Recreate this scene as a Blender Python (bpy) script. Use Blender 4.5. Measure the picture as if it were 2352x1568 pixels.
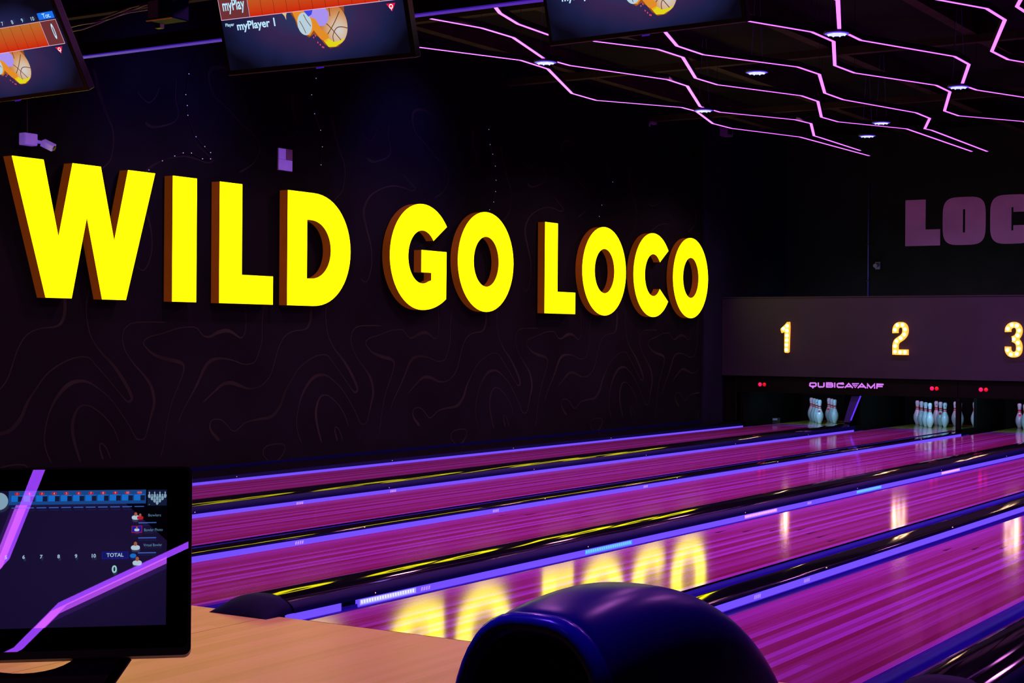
import bpy, bmesh, math, random
from mathutils import Vector, Matrix
random.seed(4)
for o in list(bpy.data.objects): bpy.data.objects.remove(o)
S = bpy.context.scene
COL = S.collection
PI = math.pi

# ---------------------------------------------------------------- camera
CF = Vector((-0.5355, 0.8445, -0.003)); CR = Vector((0.8445, 0.5355, 0.007)); CU = Vector((-0.0066, -0.0012, 1.0))
CF.normalize(); CR = (CR - CF * CR.dot(CF)).normalized(); CU = CR.cross(CF)
cd = bpy.data.cameras.new('camera'); cam = bpy.data.objects.new('camera', cd); COL.objects.link(cam)
cd.sensor_width = 36.0; cd.lens = 3672.25 / 2352 * 36.0; cd.clip_start = 0.05; cd.clip_end = 200
m = Matrix.Identity(4)
for i in range(3):
    m[i][0] = CR[i]; m[i][1] = CU[i]; m[i][2] = -CF[i]
m[0][3], m[1][3], m[2][3] = 9.506, -5.882, 1.35
cam.matrix_world = m
S.camera = cam

# ---------------------------------------------------------------- world, exposure
w = bpy.data.worlds.new('world'); S.world = w; w.use_nodes = True
bg = w.node_tree.nodes['Background']; bg.inputs[0].default_value = (0.25, 0.14, 0.45, 1); bg.inputs[1].default_value = 0.006
S.view_settings.view_transform = 'Standard'; S.view_settings.look = 'None'
S.view_settings.exposure = 0.0; S.view_settings.gamma = 1.0; S.view_settings.use_curve_mapping = False

def lamp(name, kind, loc, power, col, size=0.2, target=None, spot=None, blend=0.6, sy=None):
    d = bpy.data.lights.new(name, kind); d.energy = power; d.color = col
    if kind == 'AREA':
        d.size = size
        if sy: d.shape = 'RECTANGLE'; d.size_y = sy
    else: d.shadow_soft_size = size
    if kind == 'SPOT': d.spot_size = spot or 1.6; d.spot_blend = blend
    o = bpy.data.objects.new(name, d); COL.objects.link(o); o.location = loc
    t = Vector(target) - Vector(loc) if target else Vector((0, 0, -1))
    o.rotation_euler = t.to_track_quat('-Z', 'Y').to_euler()
    return o
# unseen warm spots without fixtures, added to light the approach
for x, y, p in ((3.0, -2.6, 190), (5.2, -2.8, 150), (7.0, -6.5, 95)):
    lamp('approach_spot', 'SPOT', (x, y, 3.85), p, (1.0, 0.56, 0.12), 0.12, (x - 0.1, y + 0.7, 0), 1.5, 0.9)
# added blue-violet spot, no fixture, for the blue light on the hood
lamp('hood_blue_fill', 'SPOT', (6.6, -3.0, 3.85), 640, (0.16, 0.06, 1.0), 0.10, (7.65, -2.6, 0.75), 0.50, 0.9)
# grid of added pink-violet fill spots that colour and brighten the lanes
for x, p, c in ((0.4, 115, (1.0, 0.36, 0.62)), (2.4, 145, (1.0, 0.32, 0.72)), (4.6, 185, (1.0, 0.26, 0.98)), (6.8, 255, (0.92, 0.22, 1.0))):
    for y in (1.6, 5.0, 8.4, 11.8, 15.2):
        lamp('lane_fill', 'SPOT', (x, y, 3.86), p, c, 0.15, (x, y, 0), 2.75, 0.7)

# added blue fill spots for the glow patches on the upper left wall
for y in (4.9, 8.6):
    lamp('wall_blue_fill', 'SPOT', (0.9, y, 4.4), 170, (0.16, 0.07, 1.0), 0.10, (-1.15, y, 3.25), 1.1, 1.0)

# ---------------------------------------------------------------- materials
def mat(name, base=(0.1, 0.1, 0.1), rough=0.5, metal=0.0, spec=0.5, emis=None, estr=0.0, coat=0.0):
    mt = bpy.data.materials.new(name); mt.use_nodes = True
    b = mt.node_tree.nodes['Principled BSDF']
    b.inputs['Base Color'].default_value = (*base, 1); b.inputs['Roughness'].default_value = rough
    b.inputs['Metallic'].default_value = metal; b.inputs['Specular IOR Level'].default_value = spec
    b.inputs['Coat Weight'].default_value = coat; b.inputs['Coat Roughness'].default_value = 0.05
    if emis:
        b.inputs['Emission Color'].default_value = (*emis, 1); b.inputs['Emission Strength'].default_value = estr
    return mt
def nodes(mt): return mt.node_tree.nodes, mt.node_tree.links, mt.node_tree.nodes['Principled BSDF']
def add(N, t, **kw):
    n = N.new(t)
    for k, v in kw.items(): setattr(n, k, v)
    return n
def math_node(N, L, op, a, b=None):
    n = add(N, 'ShaderNodeMath', operation=op)
    for i, v in enumerate((a, b)):
        if v is None: continue
        if isinstance(v, (int, float)): n.inputs[i].default_value = v
        else: L.new(v, n.inputs[i])
    return n.outputs[0]
def noisy(mt, scale=8.0, amt=0.25, bump=0.0, stretch=(1, 1, 1)):
    """multiply base colour by a soft noise and add slight relief"""
    N, L, b = nodes(mt); c = b.inputs['Base Color'].default_value[:]
    tc = add(N, 'ShaderNodeTexCoord'); mp = add(N, 'ShaderNodeMapping'); mp.inputs['Scale'].default_value = stretch
    L.new(tc.outputs['Object'], mp.inputs[0])
    nz = add(N, 'ShaderNodeTexNoise'); nz.inputs['Scale'].default_value = scale; nz.inputs['Detail'].default_value = 5
    L.new(mp.outputs[0], nz.inputs['Vector'])
    rp = add(N, 'ShaderNodeValToRGB')
    rp.color_ramp.elements[0].position = 0.3; rp.color_ramp.elements[1].position = 0.7
    rp.color_ramp.elements[0].color = (*[v * (1 - amt) for v in c[:3]], 1); rp.color_ramp.elements[1].color = (*[v * (1 + amt) for v in c[:3]], 1)
    L.new(nz.outputs[0], rp.inputs[0]); L.new(rp.outputs[0], b.inputs['Base Color'])
    if bump:
        bp = add(N, 'ShaderNodeBump'); bp.inputs['Strength'].default_value = bump; bp.inputs['Distance'].default_value = 0.01
        L.new(nz.outputs[0], bp.inputs['Height']); L.new(bp.outputs[0], b.inputs['Normal'])
    return mt
def boards(name, cols, width, rough, seg=1.2, grain=0.35, coat=0.0, spec=0.5, bump=0.02):
    """strip boards running along Y: one random tone per board length, plus stretched grain"""
    mt = mat(name, cols[0], rough, coat=coat, spec=spec); N, L, b = nodes(mt)
    tc = add(N, 'ShaderNodeTexCoord'); sp = add(N, 'ShaderNodeSeparateXYZ'); L.new(tc.outputs['Object'], sp.inputs[0])
    bi = math_node(N, L, 'FLOOR', math_node(N, L, 'DIVIDE', sp.outputs[0], width))
    wn = add(N, 'ShaderNodeTexWhiteNoise', noise_dimensions='1D'); L.new(bi, wn.inputs['W'])
    yo = math_node(N, L, 'ADD', math_node(N, L, 'DIVIDE', sp.outputs[1], seg), math_node(N, L, 'MULTIPLY', wn.outputs[0], 7.3))
    cb = add(N, 'ShaderNodeCombineXYZ'); L.new(bi, cb.inputs[0]); L.new(math_node(N, L, 'FLOOR', yo), cb.inputs[1])
    w2 = add(N, 'ShaderNodeTexWhiteNoise', noise_dimensions='2D'); L.new(cb.outputs[0], w2.inputs['Vector'])
    mp = add(N, 'ShaderNodeMapping'); mp.inputs['Scale'].default_value = (60, 0.7, 1); L.new(tc.outputs['Object'], mp.inputs[0])
    nz = add(N, 'ShaderNodeTexNoise'); nz.inputs['Scale'].default_value = 1.0; nz.inputs['Detail'].default_value = 4; L.new(mp.outputs[0], nz.inputs['Vector'])
    v = math_node(N, L, 'ADD', math_node(N, L, 'MULTIPLY', w2.outputs[0], 1 - grain), math_node(N, L, 'MULTIPLY', nz.outputs[0], grain))
    rp = add(N, 'ShaderNodeValToRGB'); el = rp.color_ramp.elements
    el[0].color = (*cols[0], 1); el[0].position = 0.24; el[1].color = (*cols[-1], 1); el[1].position = 0.76
    if len(cols) > 2:
        e = el.new(0.5); e.color = (*cols[1], 1)
    L.new(v, rp.inputs[0]); L.new(rp.outputs[0], b.inputs['Base Color'])
    n2 = add(N, 'ShaderNodeTexNoise'); n2.inputs['Scale'].default_value = 2.2; n2.inputs['Detail'].default_value = 0.5
    mp2 = add(N, 'ShaderNodeMapping'); mp2.inputs['Scale'].default_value = (2.0, 0.5, 1); L.new(tc.outputs['Object'], mp2.inputs[0]); L.new(mp2.outputs[0], n2.inputs['Vector'])
    bp = add(N, 'ShaderNodeBump'); bp.inputs['Strength'].default_value = bump; bp.inputs['Distance'].default_value = 0.02
    L.new(n2.outputs[0], bp.inputs['Height']); L.new(bp.outputs[0], b.inputs['Normal'])
    if coat: L.new(bp.outputs[0], b.inputs['Coat Normal'])
    return mt
M = {}
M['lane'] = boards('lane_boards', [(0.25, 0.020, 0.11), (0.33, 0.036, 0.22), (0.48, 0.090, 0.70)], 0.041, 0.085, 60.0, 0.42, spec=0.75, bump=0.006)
M['deck'] = boards('pin_deck_boards', [(0.32, 0.26, 0.03), (0.42, 0.34, 0.05)], 0.0273, 0.12)
M['approach'] = boards('approach_boards', [(0.45, 0.30, 0.09), (0.52, 0.35, 0.12), (0.56, 0.37, 0.17)], 0.055, 0.36, 2.4, 0.6, spec=0.4, bump=0.03)
M['arrow'] = mat('lane_arrow_ink', (0.09, 0.005, 0.05), 0.1)
M['seam'] = mat('joint_filler', (0.55, 0.25, 0.22), 0.25)
M['gap'] = mat('black_joint', (0.01, 0.006, 0.006), 0.7)
M['cap'] = noisy(mat('capping_black', (0.003, 0.003, 0.006), 0.055, spec=0.14), 3, 0.2, 0.02, (4, 0.6, 1))
M['capside'] = mat('capping_navy', (0.003, 0.004, 0.055), 0.5, spec=0.03)
M['endcap'] = noisy(mat('endcap_navy', (0.004, 0.004, 0.04), 0.6, spec=0.02), 20, 0.2, 0.05)
M['gutter'] = noisy(mat('gutter_blue', (0.022, 0.010, 0.36), 0.25, spec=0.5), 3, 0.25, 0.03, (3, 0.4, 1))
M['rail'] = mat('bumper_rail_glow', (0.05, 0.03, 0.3), 0.3, emis=(0.155, 0.075, 1.0), estr=1.0)
M['rail_edge'] = mat('bumper_rail_lower_edge', (0.05, 0.02, 0.5), 0.3, emis=(0.05, 0.012, 0.45), estr=0.6)
M['decal_white'] = mat('decal_white', (0.6, 0.65, 0.9), 0.4, emis=(0.85, 0.9, 1.0), estr=0.9)
M['decal_wbase'] = mat('decal_white_base', (0.4, 0.45, 0.8), 0.4, emis=(0.35, 0.42, 1.0), estr=0.8)
M['decal_cyan'] = mat('decal_cyan', (0.1, 0.5, 0.8), 0.4, emis=(0.03, 0.40, 0.95), estr=0.8)
M['decal_cyan2'] = mat('decal_cyan_tick', (0.4, 0.7, 0.9), 0.4, emis=(0.16, 0.66, 1.0), estr=0.8)
M['decal_pink'] = mat('decal_pink', (0.6, 0.3, 0.8), 0.4, emis=(0.50, 0.20, 0.95), estr=0.8)
M['decal_pink2'] = mat('decal_pink_tick', (0.8, 0.6, 0.9), 0.4, emis=(0.90, 0.60, 1.0), estr=0.9)
M['decal_logo'] = mat('decal_logo', (0.5, 0.4, 0.8), 0.4, emis=(0.45, 0.30, 1.0), estr=0.8)
M['stud'] = mat('stud_glint', (0.9, 0.6, 0.5), 0.2, emis=(1.0, 0.55, 0.4), estr=0.8)  # orange glint of the screw heads put in as emission
M['wall'] = noisy(mat('wallpaper_plum', (0.0042, 0.0056, 0.0062), 0.75, spec=0.07), 1.2, 0.35)
M['print'] = noisy(mat('wallpaper_line', (0.0190, 0.022, 0.0135), 0.7, spec=0.06), 2.0, 0.35)
M['darkwall'] = noisy(mat('dark_wall_paint', (0.012, 0.010, 0.012), 0.8, spec=0.2), 2, 0.3)
M['navywall'] = noisy(mat('navy_side_panel', (0.005, 0.008, 0.022), 0.7, spec=0.2), 2, 0.3)
M['ceil'] = noisy(mat('ceiling_black', (0.006, 0.005, 0.006), 0.9, spec=0.1), 2, 0.4)
M['beam'] = noisy(mat('beam_dark', (0.030, 0.022, 0.012), 0.8, spec=0.15), 4, 0.4)
M['mask'] = noisy(mat('masking_panel', (0.020, 0.020, 0.034), 0.65, spec=0.25), 1.5, 0.12)
M['pitblack'] = noisy(mat('pit_black', (0.002, 0.003, 0.002), 0.6, spec=0.08), 5, 0.3)
M['curtain'] = noisy(mat('curtain_black', (0.003, 0.003, 0.003), 0.95, spec=0.05), 5, 0.3)
M['yellow'] = mat('letter_face_yellow', (0.2, 0.18, 0.0), 0.5, spec=0.05, emis=(1.0, 0.93, 0.0005), estr=2.6)
def letter_glow():
    N, L, b = nodes(M['yellow']); tc = add(N, 'ShaderNodeTexCoord')
    nz = add(N, 'ShaderNodeTexNoise'); nz.inputs['Scale'].default_value = 2.0; L.new(tc.outputs['Object'], nz.inputs['Vector'])
    mr = add(N, 'ShaderNodeMapRange'); mr.inputs[3].default_value = 2.6; mr.inputs[4].default_value = 3.6
    L.new(nz.outputs[0], mr.inputs[0]); L.new(mr.outputs[0], b.inputs['Emission Strength'])
letter_glow()
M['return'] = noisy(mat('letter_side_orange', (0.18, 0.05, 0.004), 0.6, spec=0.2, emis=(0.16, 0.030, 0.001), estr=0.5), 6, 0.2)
M['amber'] = mat('numeral_amber', (0.8, 0.4, 0.05), 0.4, emis=(1.0, 0.42, 0.05), estr=1.05)
M['amber_side'] = mat('numeral_side_amber', (0.7, 0.3, 0.03), 0.4, emis=(1.0, 0.36, 0.03), estr=1.6)
M['bulb'] = mat('numeral_bulb', (1, 0.95, 0.85), 0.3, emis=(1.0, 0.86, 0.62), estr=8.0)
M['logo'] = mat('logo_lilac', (0.55, 0.25, 0.75), 0.4, emis=(0.42, 0.16, 0.68), estr=0.9)
M['mural'] = noisy(mat('mural_lilac_paint', (0.80, 0.24, 0.72), 0.7, spec=0.2), 1.5, 0.15)
M['red'] = mat('red_lens', (0.8, 0.01, 0.05), 0.3, emis=(1.0, 0.005, 0.09), estr=1.6)
M['reddim'] = mat('red_lens_dim', (0.6, 0.01, 0.02), 0.3, emis=(0.62, 0.004, 0.012), estr=0.9)
M['led'] = mat('led_diffuser_pink', (0.8, 0.5, 0.8), 0.4, emis=(0.55, 0.085, 1.0), estr=3.6)
M['black'] = noisy(mat('black_plastic', (0.010, 0.010, 0.011), 0.35), 10, 0.2)
M['blackmetal'] = noisy(mat('black_metal', (0.012, 0.011, 0.014), 0.4, 0.3), 10, 0.2)
M['bluebar'] = mat('blue_lit_bar', (0.03, 0.02, 0.35), 0.5, emis=(0.06, 0.012, 0.5), estr=0.6)  # blue light caught on the rail edge, painted as emission
M['cable'] = mat('cable_violet', (0.10, 0.06, 0.35), 0.35, spec=0.8)
M['lens'] = mat('downlight_lens', (0.5, 0.5, 1), 0.2, emis=(0.30, 0.36, 1.0), estr=2.2)
M['lensring'] = mat('downlight_ring', (0.1, 0.1, 0.5), 0.4, emis=(0.09, 0.06, 1.0), estr=1.2)
M['lensrim'] = mat('downlight_rim', (0.01, 0.01, 0.03), 0.6)
M['pin'] = mat('pin_white', (0.66, 0.76, 0.82), 0.15, coat=0.6)
M['pinred'] = mat('pin_red_stripe', (0.65, 0.03, 0.03), 0.25)
M['pindot'] = mat('pin_black_dot', (0.01, 0.01, 0.02), 0.3)
M['plate'] = noisy(mat('white_plastic_violet_glow', (0.50, 0.60, 0.98), 0.45, emis=(0.12, 0.05, 0.42), estr=0.6), 12, 0.06)  # violet black-light glow of white plastic put in as emission and tint
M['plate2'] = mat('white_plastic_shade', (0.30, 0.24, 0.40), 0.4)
M['hood'] = noisy(mat('hood_black_vinyl', (0.010, 0.007, 0.085), 0.28, spec=0.04), 3, 0.25, 0.14)
M['hoodlip'] = noisy(mat('hood_lip_highlight', (0.012, 0.009, 0.17), 0.22, spec=0.10), 4, 0.2, 0.05)  # bluer than the hood: the lip's blue highlight is in its base colour
M['hoodin'] = mat('hood_inside', (0.006, 0.005, 0.006), 0.8, spec=0.1)
M['bluepanel'] = mat('pit_blue_panel', (0.02, 0.01, 0.16), 0.5)
M['bluesheen'] = mat('pit_blue_sheen', (0.1, 0.05, 0.7), 0.3, emis=(0.09, 0.03, 0.85), estr=1.0)
def emit(name, c, s=1.0): return mat(name, tuple(0.2 * v for v in c), 0.4, emis=c, estr=s, spec=0.2)
M['tv_bezel'] = mat('tv_bezel', (0.006, 0.006, 0.010), 0.3)
def glow_screen(name, cx, cy, rx, ry, stops):
    mt = mat(name, (0.01, 0.01, 0.02), 0.25, spec=0.25); N, L, b = nodes(mt)
    tc = add(N, 'ShaderNodeTexCoord'); mp = add(N, 'ShaderNodeMapping')
    mp.inputs['Location'].default_value = (-cx / rx, -cy / ry, 0); mp.inputs['Scale'].default_value = (1 / rx, 1 / ry, 0)
    L.new(tc.outputs['Object'], mp.inputs[0]); gr = add(N, 'ShaderNodeTexGradient', gradient_type='SPHERICAL'); L.new(mp.outputs[0], gr.inputs[0])
    nz = add(N, 'ShaderNodeTexNoise'); nz.inputs['Scale'].default_value = 5; L.new(tc.outputs['Object'], nz.inputs['Vector'])
    v = math_node(N, L, 'ADD', gr.outputs[0], math_node(N, L, 'MULTIPLY', math_node(N, L, 'SUBTRACT', nz.outputs[0], 0.5), 0.25))
    rp = add(N, 'ShaderNodeValToRGB'); el = rp.color_ramp.elements
    el[0].position, el[0].color = stops[0][0], (*stops[0][1], 1); el[1].position, el[1].color = stops[-1][0], (*stops[-1][1], 1)
    for p, c in stops[1:-1]:
        e = el.new(p); e.color = (*c, 1)
    L.new(v, rp.inputs[0]); L.new(rp.outputs[0], b.inputs['Emission Color']); b.inputs['Emission Strength'].default_value = 1.0
    return mt
M['tv_screen'] = glow_screen('tv_screen_picture', -0.46, 0.22, 0.52, 0.26, [(0.0, (0.0012, 0.0015, 0.006)), (0.28, (0.010, 0.013, 0.06)), (0.55, (0.035, 0.018, 0.075)), (1.0, (0.008, 0.045, 0.14))])
M['tv_bar'] = emit('tv_red_bar', (0.62, 0.022, 0.004))
def bar_grad():
    N, L, b = nodes(M['tv_bar']); tc = add(N, 'ShaderNodeTexCoord'); sp = add(N, 'ShaderNodeSeparateXYZ'); L.new(tc.outputs['Object'], sp.inputs[0])
    mr = add(N, 'ShaderNodeMapRange'); mr.inputs[1].default_value = 0.235; mr.inputs[2].default_value = 0.350; L.new(sp.outputs[1], mr.inputs[0])
    rp = add(N, 'ShaderNodeValToRGB'); rp.color_ramp.elements[0].color = (0.60, 0.016, 0.003, 1); rp.color_ramp.elements[1].color = (0.46, 0.15, 0.025, 1)
    L.new(mr.outputs[0], rp.inputs[0]); L.new(rp.outputs[0], b.inputs['Emission Color'])
bar_grad()
M['tv_box'] = emit('tv_brown_box', (0.15, 0.03, 0.035)); M['tv_line'] = emit('tv_line', (0.75, 0.45, 0.62)); M['tv_div'] = emit('tv_divider', (0.10, 0.01, 0.003))
M['tv_text'] = emit('tv_text', (0.50, 0.80, 1.0)); M['tv_blue'] = emit('tv_blue_tab', (0.01, 0.16, 0.85)); M['tv_red'] = emit('tv_red_mark', (0.85, 0.006, 0.06)); M['tv_white'] = emit('tv_white', (0.95, 0.95, 0.95))
M['tv_ball'] = glow_screen('tv_ball_picture', -0.345, 0.14, 0.10, 0.10, [(0.0, (0.55, 0.14, 0.02)), (0.35, (0.62, 0.30, 0.12)), (0.6, (0.65, 0.45, 0.30)), (1.0, (0.62, 0.60, 0.58))])
M['tv_ballline'] = emit('tv_ball_line', (0.14, 0.03, 0.01)); M['tv_bball'] = emit('tv_baseball', (0.46, 0.62, 0.70)); M['tv_fire'] = emit('tv_fire_orange', (0.75, 0.26, 0.02)); M['tv_fire2'] = emit('tv_fire_yellow', (0.72, 0.66, 0.01)); M['tv_fire3'] = emit('tv_fire_dark', (0.30, 0.07, 0.015)); M['tv_lilac'] = emit('tv_lilac', (0.38, 0.28, 0.85)); M['tv_dblue'] = emit('tv_deep_blue', (0.05, 0.06, 0.70)); M['tv_pink'] = emit('tv_pink_spark', (0.85, 0.08, 0.18)); M['tv_cream'] = emit('tv_cream', (0.65, 0.52, 0.25))
M['lcd'] = glow_screen('lcd_picture', -0.15, -0.14, 0.45, 0.32, [(0.0, (0.006, 0.003, 0.026)), (1.0, (0.013, 0.007, 0.040))])
M['lc_blue'] = emit('lcd_blue', (0.012, 0.075, 0.30)); M['lc_hi'] = emit('lcd_bright_blue', (0.01, 0.19, 0.72)); M['lc_dark'] = emit('lcd_dark', (0.008, 0.012, 0.05)); M['lc_red'] = emit('lcd_red', (0.55, 0.015, 0.035)); M['lc_dash'] = emit('lcd_dash', (0.06, 0.15, 0.62)); M['lc_text'] = emit('lcd_text', (0.42, 0.62, 0.80)); M['lc_cyan'] = emit('lcd_zero', (0.38, 0.78, 0.75)); M['lc_skin'] = emit('lcd_skin', (0.42, 0.13, 0.06)); M['lc_shirt'] = emit('lcd_shirt', (0.55, 0.72, 0.85)); M['lc_pin'] = emit('lcd_pin', (0.28, 0.45, 0.58)); M['lc_green'] = emit('lcd_green', (0.02, 0.45, 0.10)); M['lc_tot'] = emit('lcd_total', (0.010, 0.010, 0.14)); M['lc_tedge'] = emit('lcd_total_edge', (0.010, 0.012, 0.42)); M['lc_mtxt'] = emit('lcd_menu_text', (0.12, 0.26, 0.42))
def glass():
    mt = bpy.data.materials.new('front_glass'); mt.use_nodes = True; N = mt.node_tree.nodes; L = mt.node_tree.links
    N.remove(N['Principled BSDF']); out = N['Material Output']
    g = add(N, 'ShaderNodeBsdfGlossy'); g.inputs['Roughness'].default_value = 0.004; g.inputs['Color'].default_value = (0.62, 0.66, 1, 1)
    t = add(N, 'ShaderNodeBsdfTransparent'); t.inputs[0].default_value = (0.97, 0.97, 0.97, 1)
    f = add(N, 'ShaderNodeFresnel'); f.inputs[0].default_value = 2.9
    mx = add(N, 'ShaderNodeMixShader'); L.new(f.outputs[0], mx.inputs[0]); L.new(t.outputs[0], mx.inputs[1]); L.new(g.outputs[0], mx.inputs[2]); L.new(mx.outputs[0], out.inputs[0])
    return mt
M['glass'] = glass()
def gloss_lcd():
    b = M['lcd'].node_tree.nodes['Principled BSDF']; b.inputs['Roughness'].default_value = 0.004; b.inputs['Specular IOR Level'].default_value = 1.0; b.inputs['IOR'].default_value = 2.4
gloss_lcd()

# ---------------------------------------------------------------- helpers
class MB:
    def __init__(s): s.v = []; s.f = []
    def quadbox(s, p):
        b = len(s.v); s.v += [tuple(x) for x in p]
        for q in ((0, 3, 2, 1), (4, 5, 6, 7), (0, 1, 5, 4), (1, 2, 6, 5), (2, 3, 7, 6), (3, 0, 4, 7)): s.f.append(tuple(b + i for i in q))
        return s
    def box(s, a, c):
        (x0, y0, z0), (x1, y1, z1) = a, c
        s.quadbox([(x0, y0, z0), (x1, y0, z0), (x1, y1, z0), (x0, y1, z0), (x0, y0, z1), (x1, y0, z1), (x1, y1, z1), (x0, y1, z1)]); return s
    def poly(s, pts):
        b = len(s.v); s.v += [tuple(p) for p in pts]; s.f.append(tuple(range(b, b + len(pts)))); return s
    def prism(s, loop, fn, d0, d1, front=True, back=True, sides=True):
        """loop of (a,b) -> fn(a,b,depth)"""
        n = len(loop); b = len(s.v)
        s.v += [tuple(fn(a, c, d0)) for a, c in loop] + [tuple(fn(a, c, d1)) for a, c in loop]
        if front: s.f.append(tuple(b + n + i for i in range(n)))
        if back: s.f.append(tuple(b + i for i in reversed(range(n))))
        if sides:
            for i in range(n): j = (i + 1) % n; s.f.append((b + i, b + j, b + n + j, b + n + i))
        return s
    def ring(s, outer, inner, fn, d0, d1, front=True, sides=True, back=True):
        n = len(outer); b = len(s.v)
        for lp in (outer, inner):
            for d in (d0, d1): s.v += [tuple(fn(a, c, d)) for a, c in lp]
        O0, O1, I0, I1 = b, b + n, b + 2 * n, b + 3 * n
        for i in range(n):
            j = (i + 1) % n
            if front: s.f.append((O1 + i, O1 + j, I1 + j, I1 + i))
            if back: s.f.append((O0 + j, O0 + i, I0 + i, I0 + j))
            if sides: s.f.append((O0 + i, O0 + j, O1 + j, O1 + i)); s.f.append((I0 + j, I0 + i, I1 + i, I1 + j))
        return s
    def extr_y(s, prof, y0, y1, closed=False, steps=1, caps=False):
        n = len(prof); b = len(s.v)
        for k in range(steps + 1):
            y = y0 + (y1 - y0) * k / steps; s.v += [(x, y, z) for x, z in prof]
        for k in range(steps):
            for i in range(n if closed else n - 1):
                j = (i + 1) % n; s.f.append((b + k * n + i, b + k * n + j, b + (k + 1) * n + j, b + (k + 1) * n + i))
        if caps: s.f.append(tuple(b + i for i in range(n))); s.f.append(tuple(b + steps * n + i for i in reversed(range(n))))
        return s
    def tube(s, pts, r, n=6):
        pts = [Vector(p) for p in pts]; b = len(s.v); k = len(pts)
        for i, p in enumerate(pts):
            t = (pts[min(i + 1, k - 1)] - pts[max(i - 1, 0)]).normalized()
            a = t.cross(Vector((0, 0, 1)));
            if a.length < 0.05: a = t.cross(Vector((1, 0, 0)))
            a.normalize(); c = t.cross(a)
            for q in range(n): s.v.append(tuple(p + (a * math.cos(2 * PI * q / n) + c * math.sin(2 * PI * q / n)) * r))
        for i in range(k - 1):
            for q in range(n): q2 = (q + 1) % n; s.f.append((b + i * n + q, b + i * n + q2, b + (i + 1) * n + q2, b + (i + 1) * n + q))
        s.f.append(tuple(b + q for q in reversed(range(n)))); s.f.append(tuple(b + (k - 1) * n + q for q in range(n)))
        return s
    def lathe(s, prof, c=(0, 0, 0), n=20):
        b = len(s.v)
        for r, z in prof:
            for q in range(n): s.v.append((c[0] + r * math.cos(2 * PI * q / n), c[1] + r * math.sin(2 * PI * q / n), c[2] + z))
        for i in range(len(prof) - 1):
            for q in range(n): q2 = (q + 1) % n; s.f.append((b + i * n + q, b + i * n + q2, b + (i + 1) * n + q2, b + (i + 1) * n + q))
        s.f.append(tuple(b + q for q in reversed(range(n)))); s.f.append(tuple(b + (len(prof) - 1) * n + q for q in range(n)))
        return s
    def ribbon(s, pts, wd, fn, closed=False):
        """flat stroke of polyline in 2-D; wd number or list"""
        k = len(pts); b = len(s.v); P = [Vector(p) for p in pts]
        for i in range(k):
            if closed: a, c = P[(i - 1) % k], P[(i + 1) % k]
            else: a, c = P[max(i - 1, 0)], P[min(i + 1, k - 1)]
            t = (c - a).normalized(); nr = Vector((-t.y, t.x))
            h = (wd[i] if isinstance(wd, (list, tuple)) else wd) / 2
            if not closed and 0 < i < k - 1:
                t1 = (P[i] - P[i - 1]).normalized(); cs = max(0.5, abs(t1.dot(t))); h /= cs
            s.v += [tuple(fn(*(P[i] + nr * h))), tuple(fn(*(P[i] - nr * h)))]
        for i in range(k if closed else k - 1):
            j = (i + 1) % k; s.f.append((b + 2 * i, b + 2 * i + 1, b + 2 * j + 1, b + 2 * j))
        return s
    def mesh(s, name, smooth=False):
        me = bpy.data.meshes.new(name); me.from_pydata(s.v, [], s.f); me.update()
        bm = bmesh.new(); bm.from_mesh(me); bmesh.ops.recalc_face_normals(bm, faces=bm.faces); bm.to_mesh(me); bm.free()
        if smooth:
            for p in me.polygons: p.use_smooth = True
        return me
    def build(s, name, m, parent=None, smooth=False, bevel=0.0):
        me = s.mesh(name, smooth); me.materials.append(M[m] if isinstance(m, str) else m)
        o = bpy.data.objects.new(name, me); COL.objects.link(o)
        if parent: o.parent = parent
        if bevel:
            md = o.modifiers.new('bevel', 'BEVEL'); md.width = bevel; md.segments = 2; md.limit_method = 'ANGLE'
        return o
def autosmooth(o, ang=35):
    me = o.data; bm = bmesh.new(); bm.from_mesh(me)
    for f in bm.faces: f.smooth = True
    for e in bm.edges:
        if len(e.link_faces) == 2 and e.calc_face_angle(0) > math.radians(ang): e.smooth = False
    bm.to_mesh(me); bm.free(); return o
def tag(o, label=None, cat=None, group=None, kind=None):
    if label: o['label'] = label
    if cat: o['category'] = cat
    if group: o['group'] = group
    if kind: o['kind'] = kind
    return o
def thing(name, label, cat, loc=None, group=None, mw=None):
    o = bpy.data.objects.new(name, None); COL.objects.link(o); o.empty_display_size = 0.1
    if mw is not None: o.matrix_world = mw
    elif loc: o.location = loc
    return tag(o, label, cat, group)
def struct(o): o['kind'] = 'structure'; return o
def frame(P, X, Y):
    X = Vector(X).normalized(); Y = Vector(Y); Y = (Y - X * Y.dot(X)).normalized(); Z = X.cross(Y)
    m = Matrix.Identity(4)
    for i in range(3): m[i][0], m[i][1], m[i][2], m[i][3] = X[i], Y[i], Z[i], P[i]
    return m
def ell(cx, cy, rx, ry, n=40, a0=0.0, a1=2 * PI, p=2.0, end=False):
    out = []
    for i in range(n + (1 if end else 0)):
        a = a0 + (a1 - a0) * i / n; c, s_ = math.cos(a), math.sin(a)
        out.append((cx + rx * math.copysign(abs(c) ** (2 / p), c), cy + ry * math.copysign(abs(s_) ** (2 / p), s_)))
    return out
def text_mesh(body, size, align='CENTER', bold=0.0, xs=1.0):
    cu = bpy.data.curves.new('text', 'FONT'); cu.body = body; cu.size = size; cu.align_x = align; cu.align_y = 'CENTER'; cu.offset = bold; cu.resolution_u = 4
    o = bpy.data.objects.new('text', cu); COL.objects.link(o)
    dg = bpy.context.evaluated_depsgraph_get(); me = bpy.data.meshes.new_from_object(o.evaluated_get(dg))
    bpy.data.objects.remove(o); bpy.data.curves.remove(cu)
    if xs != 1.0:
        for v in me.vertices: v.co.x *= xs
    return me
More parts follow.
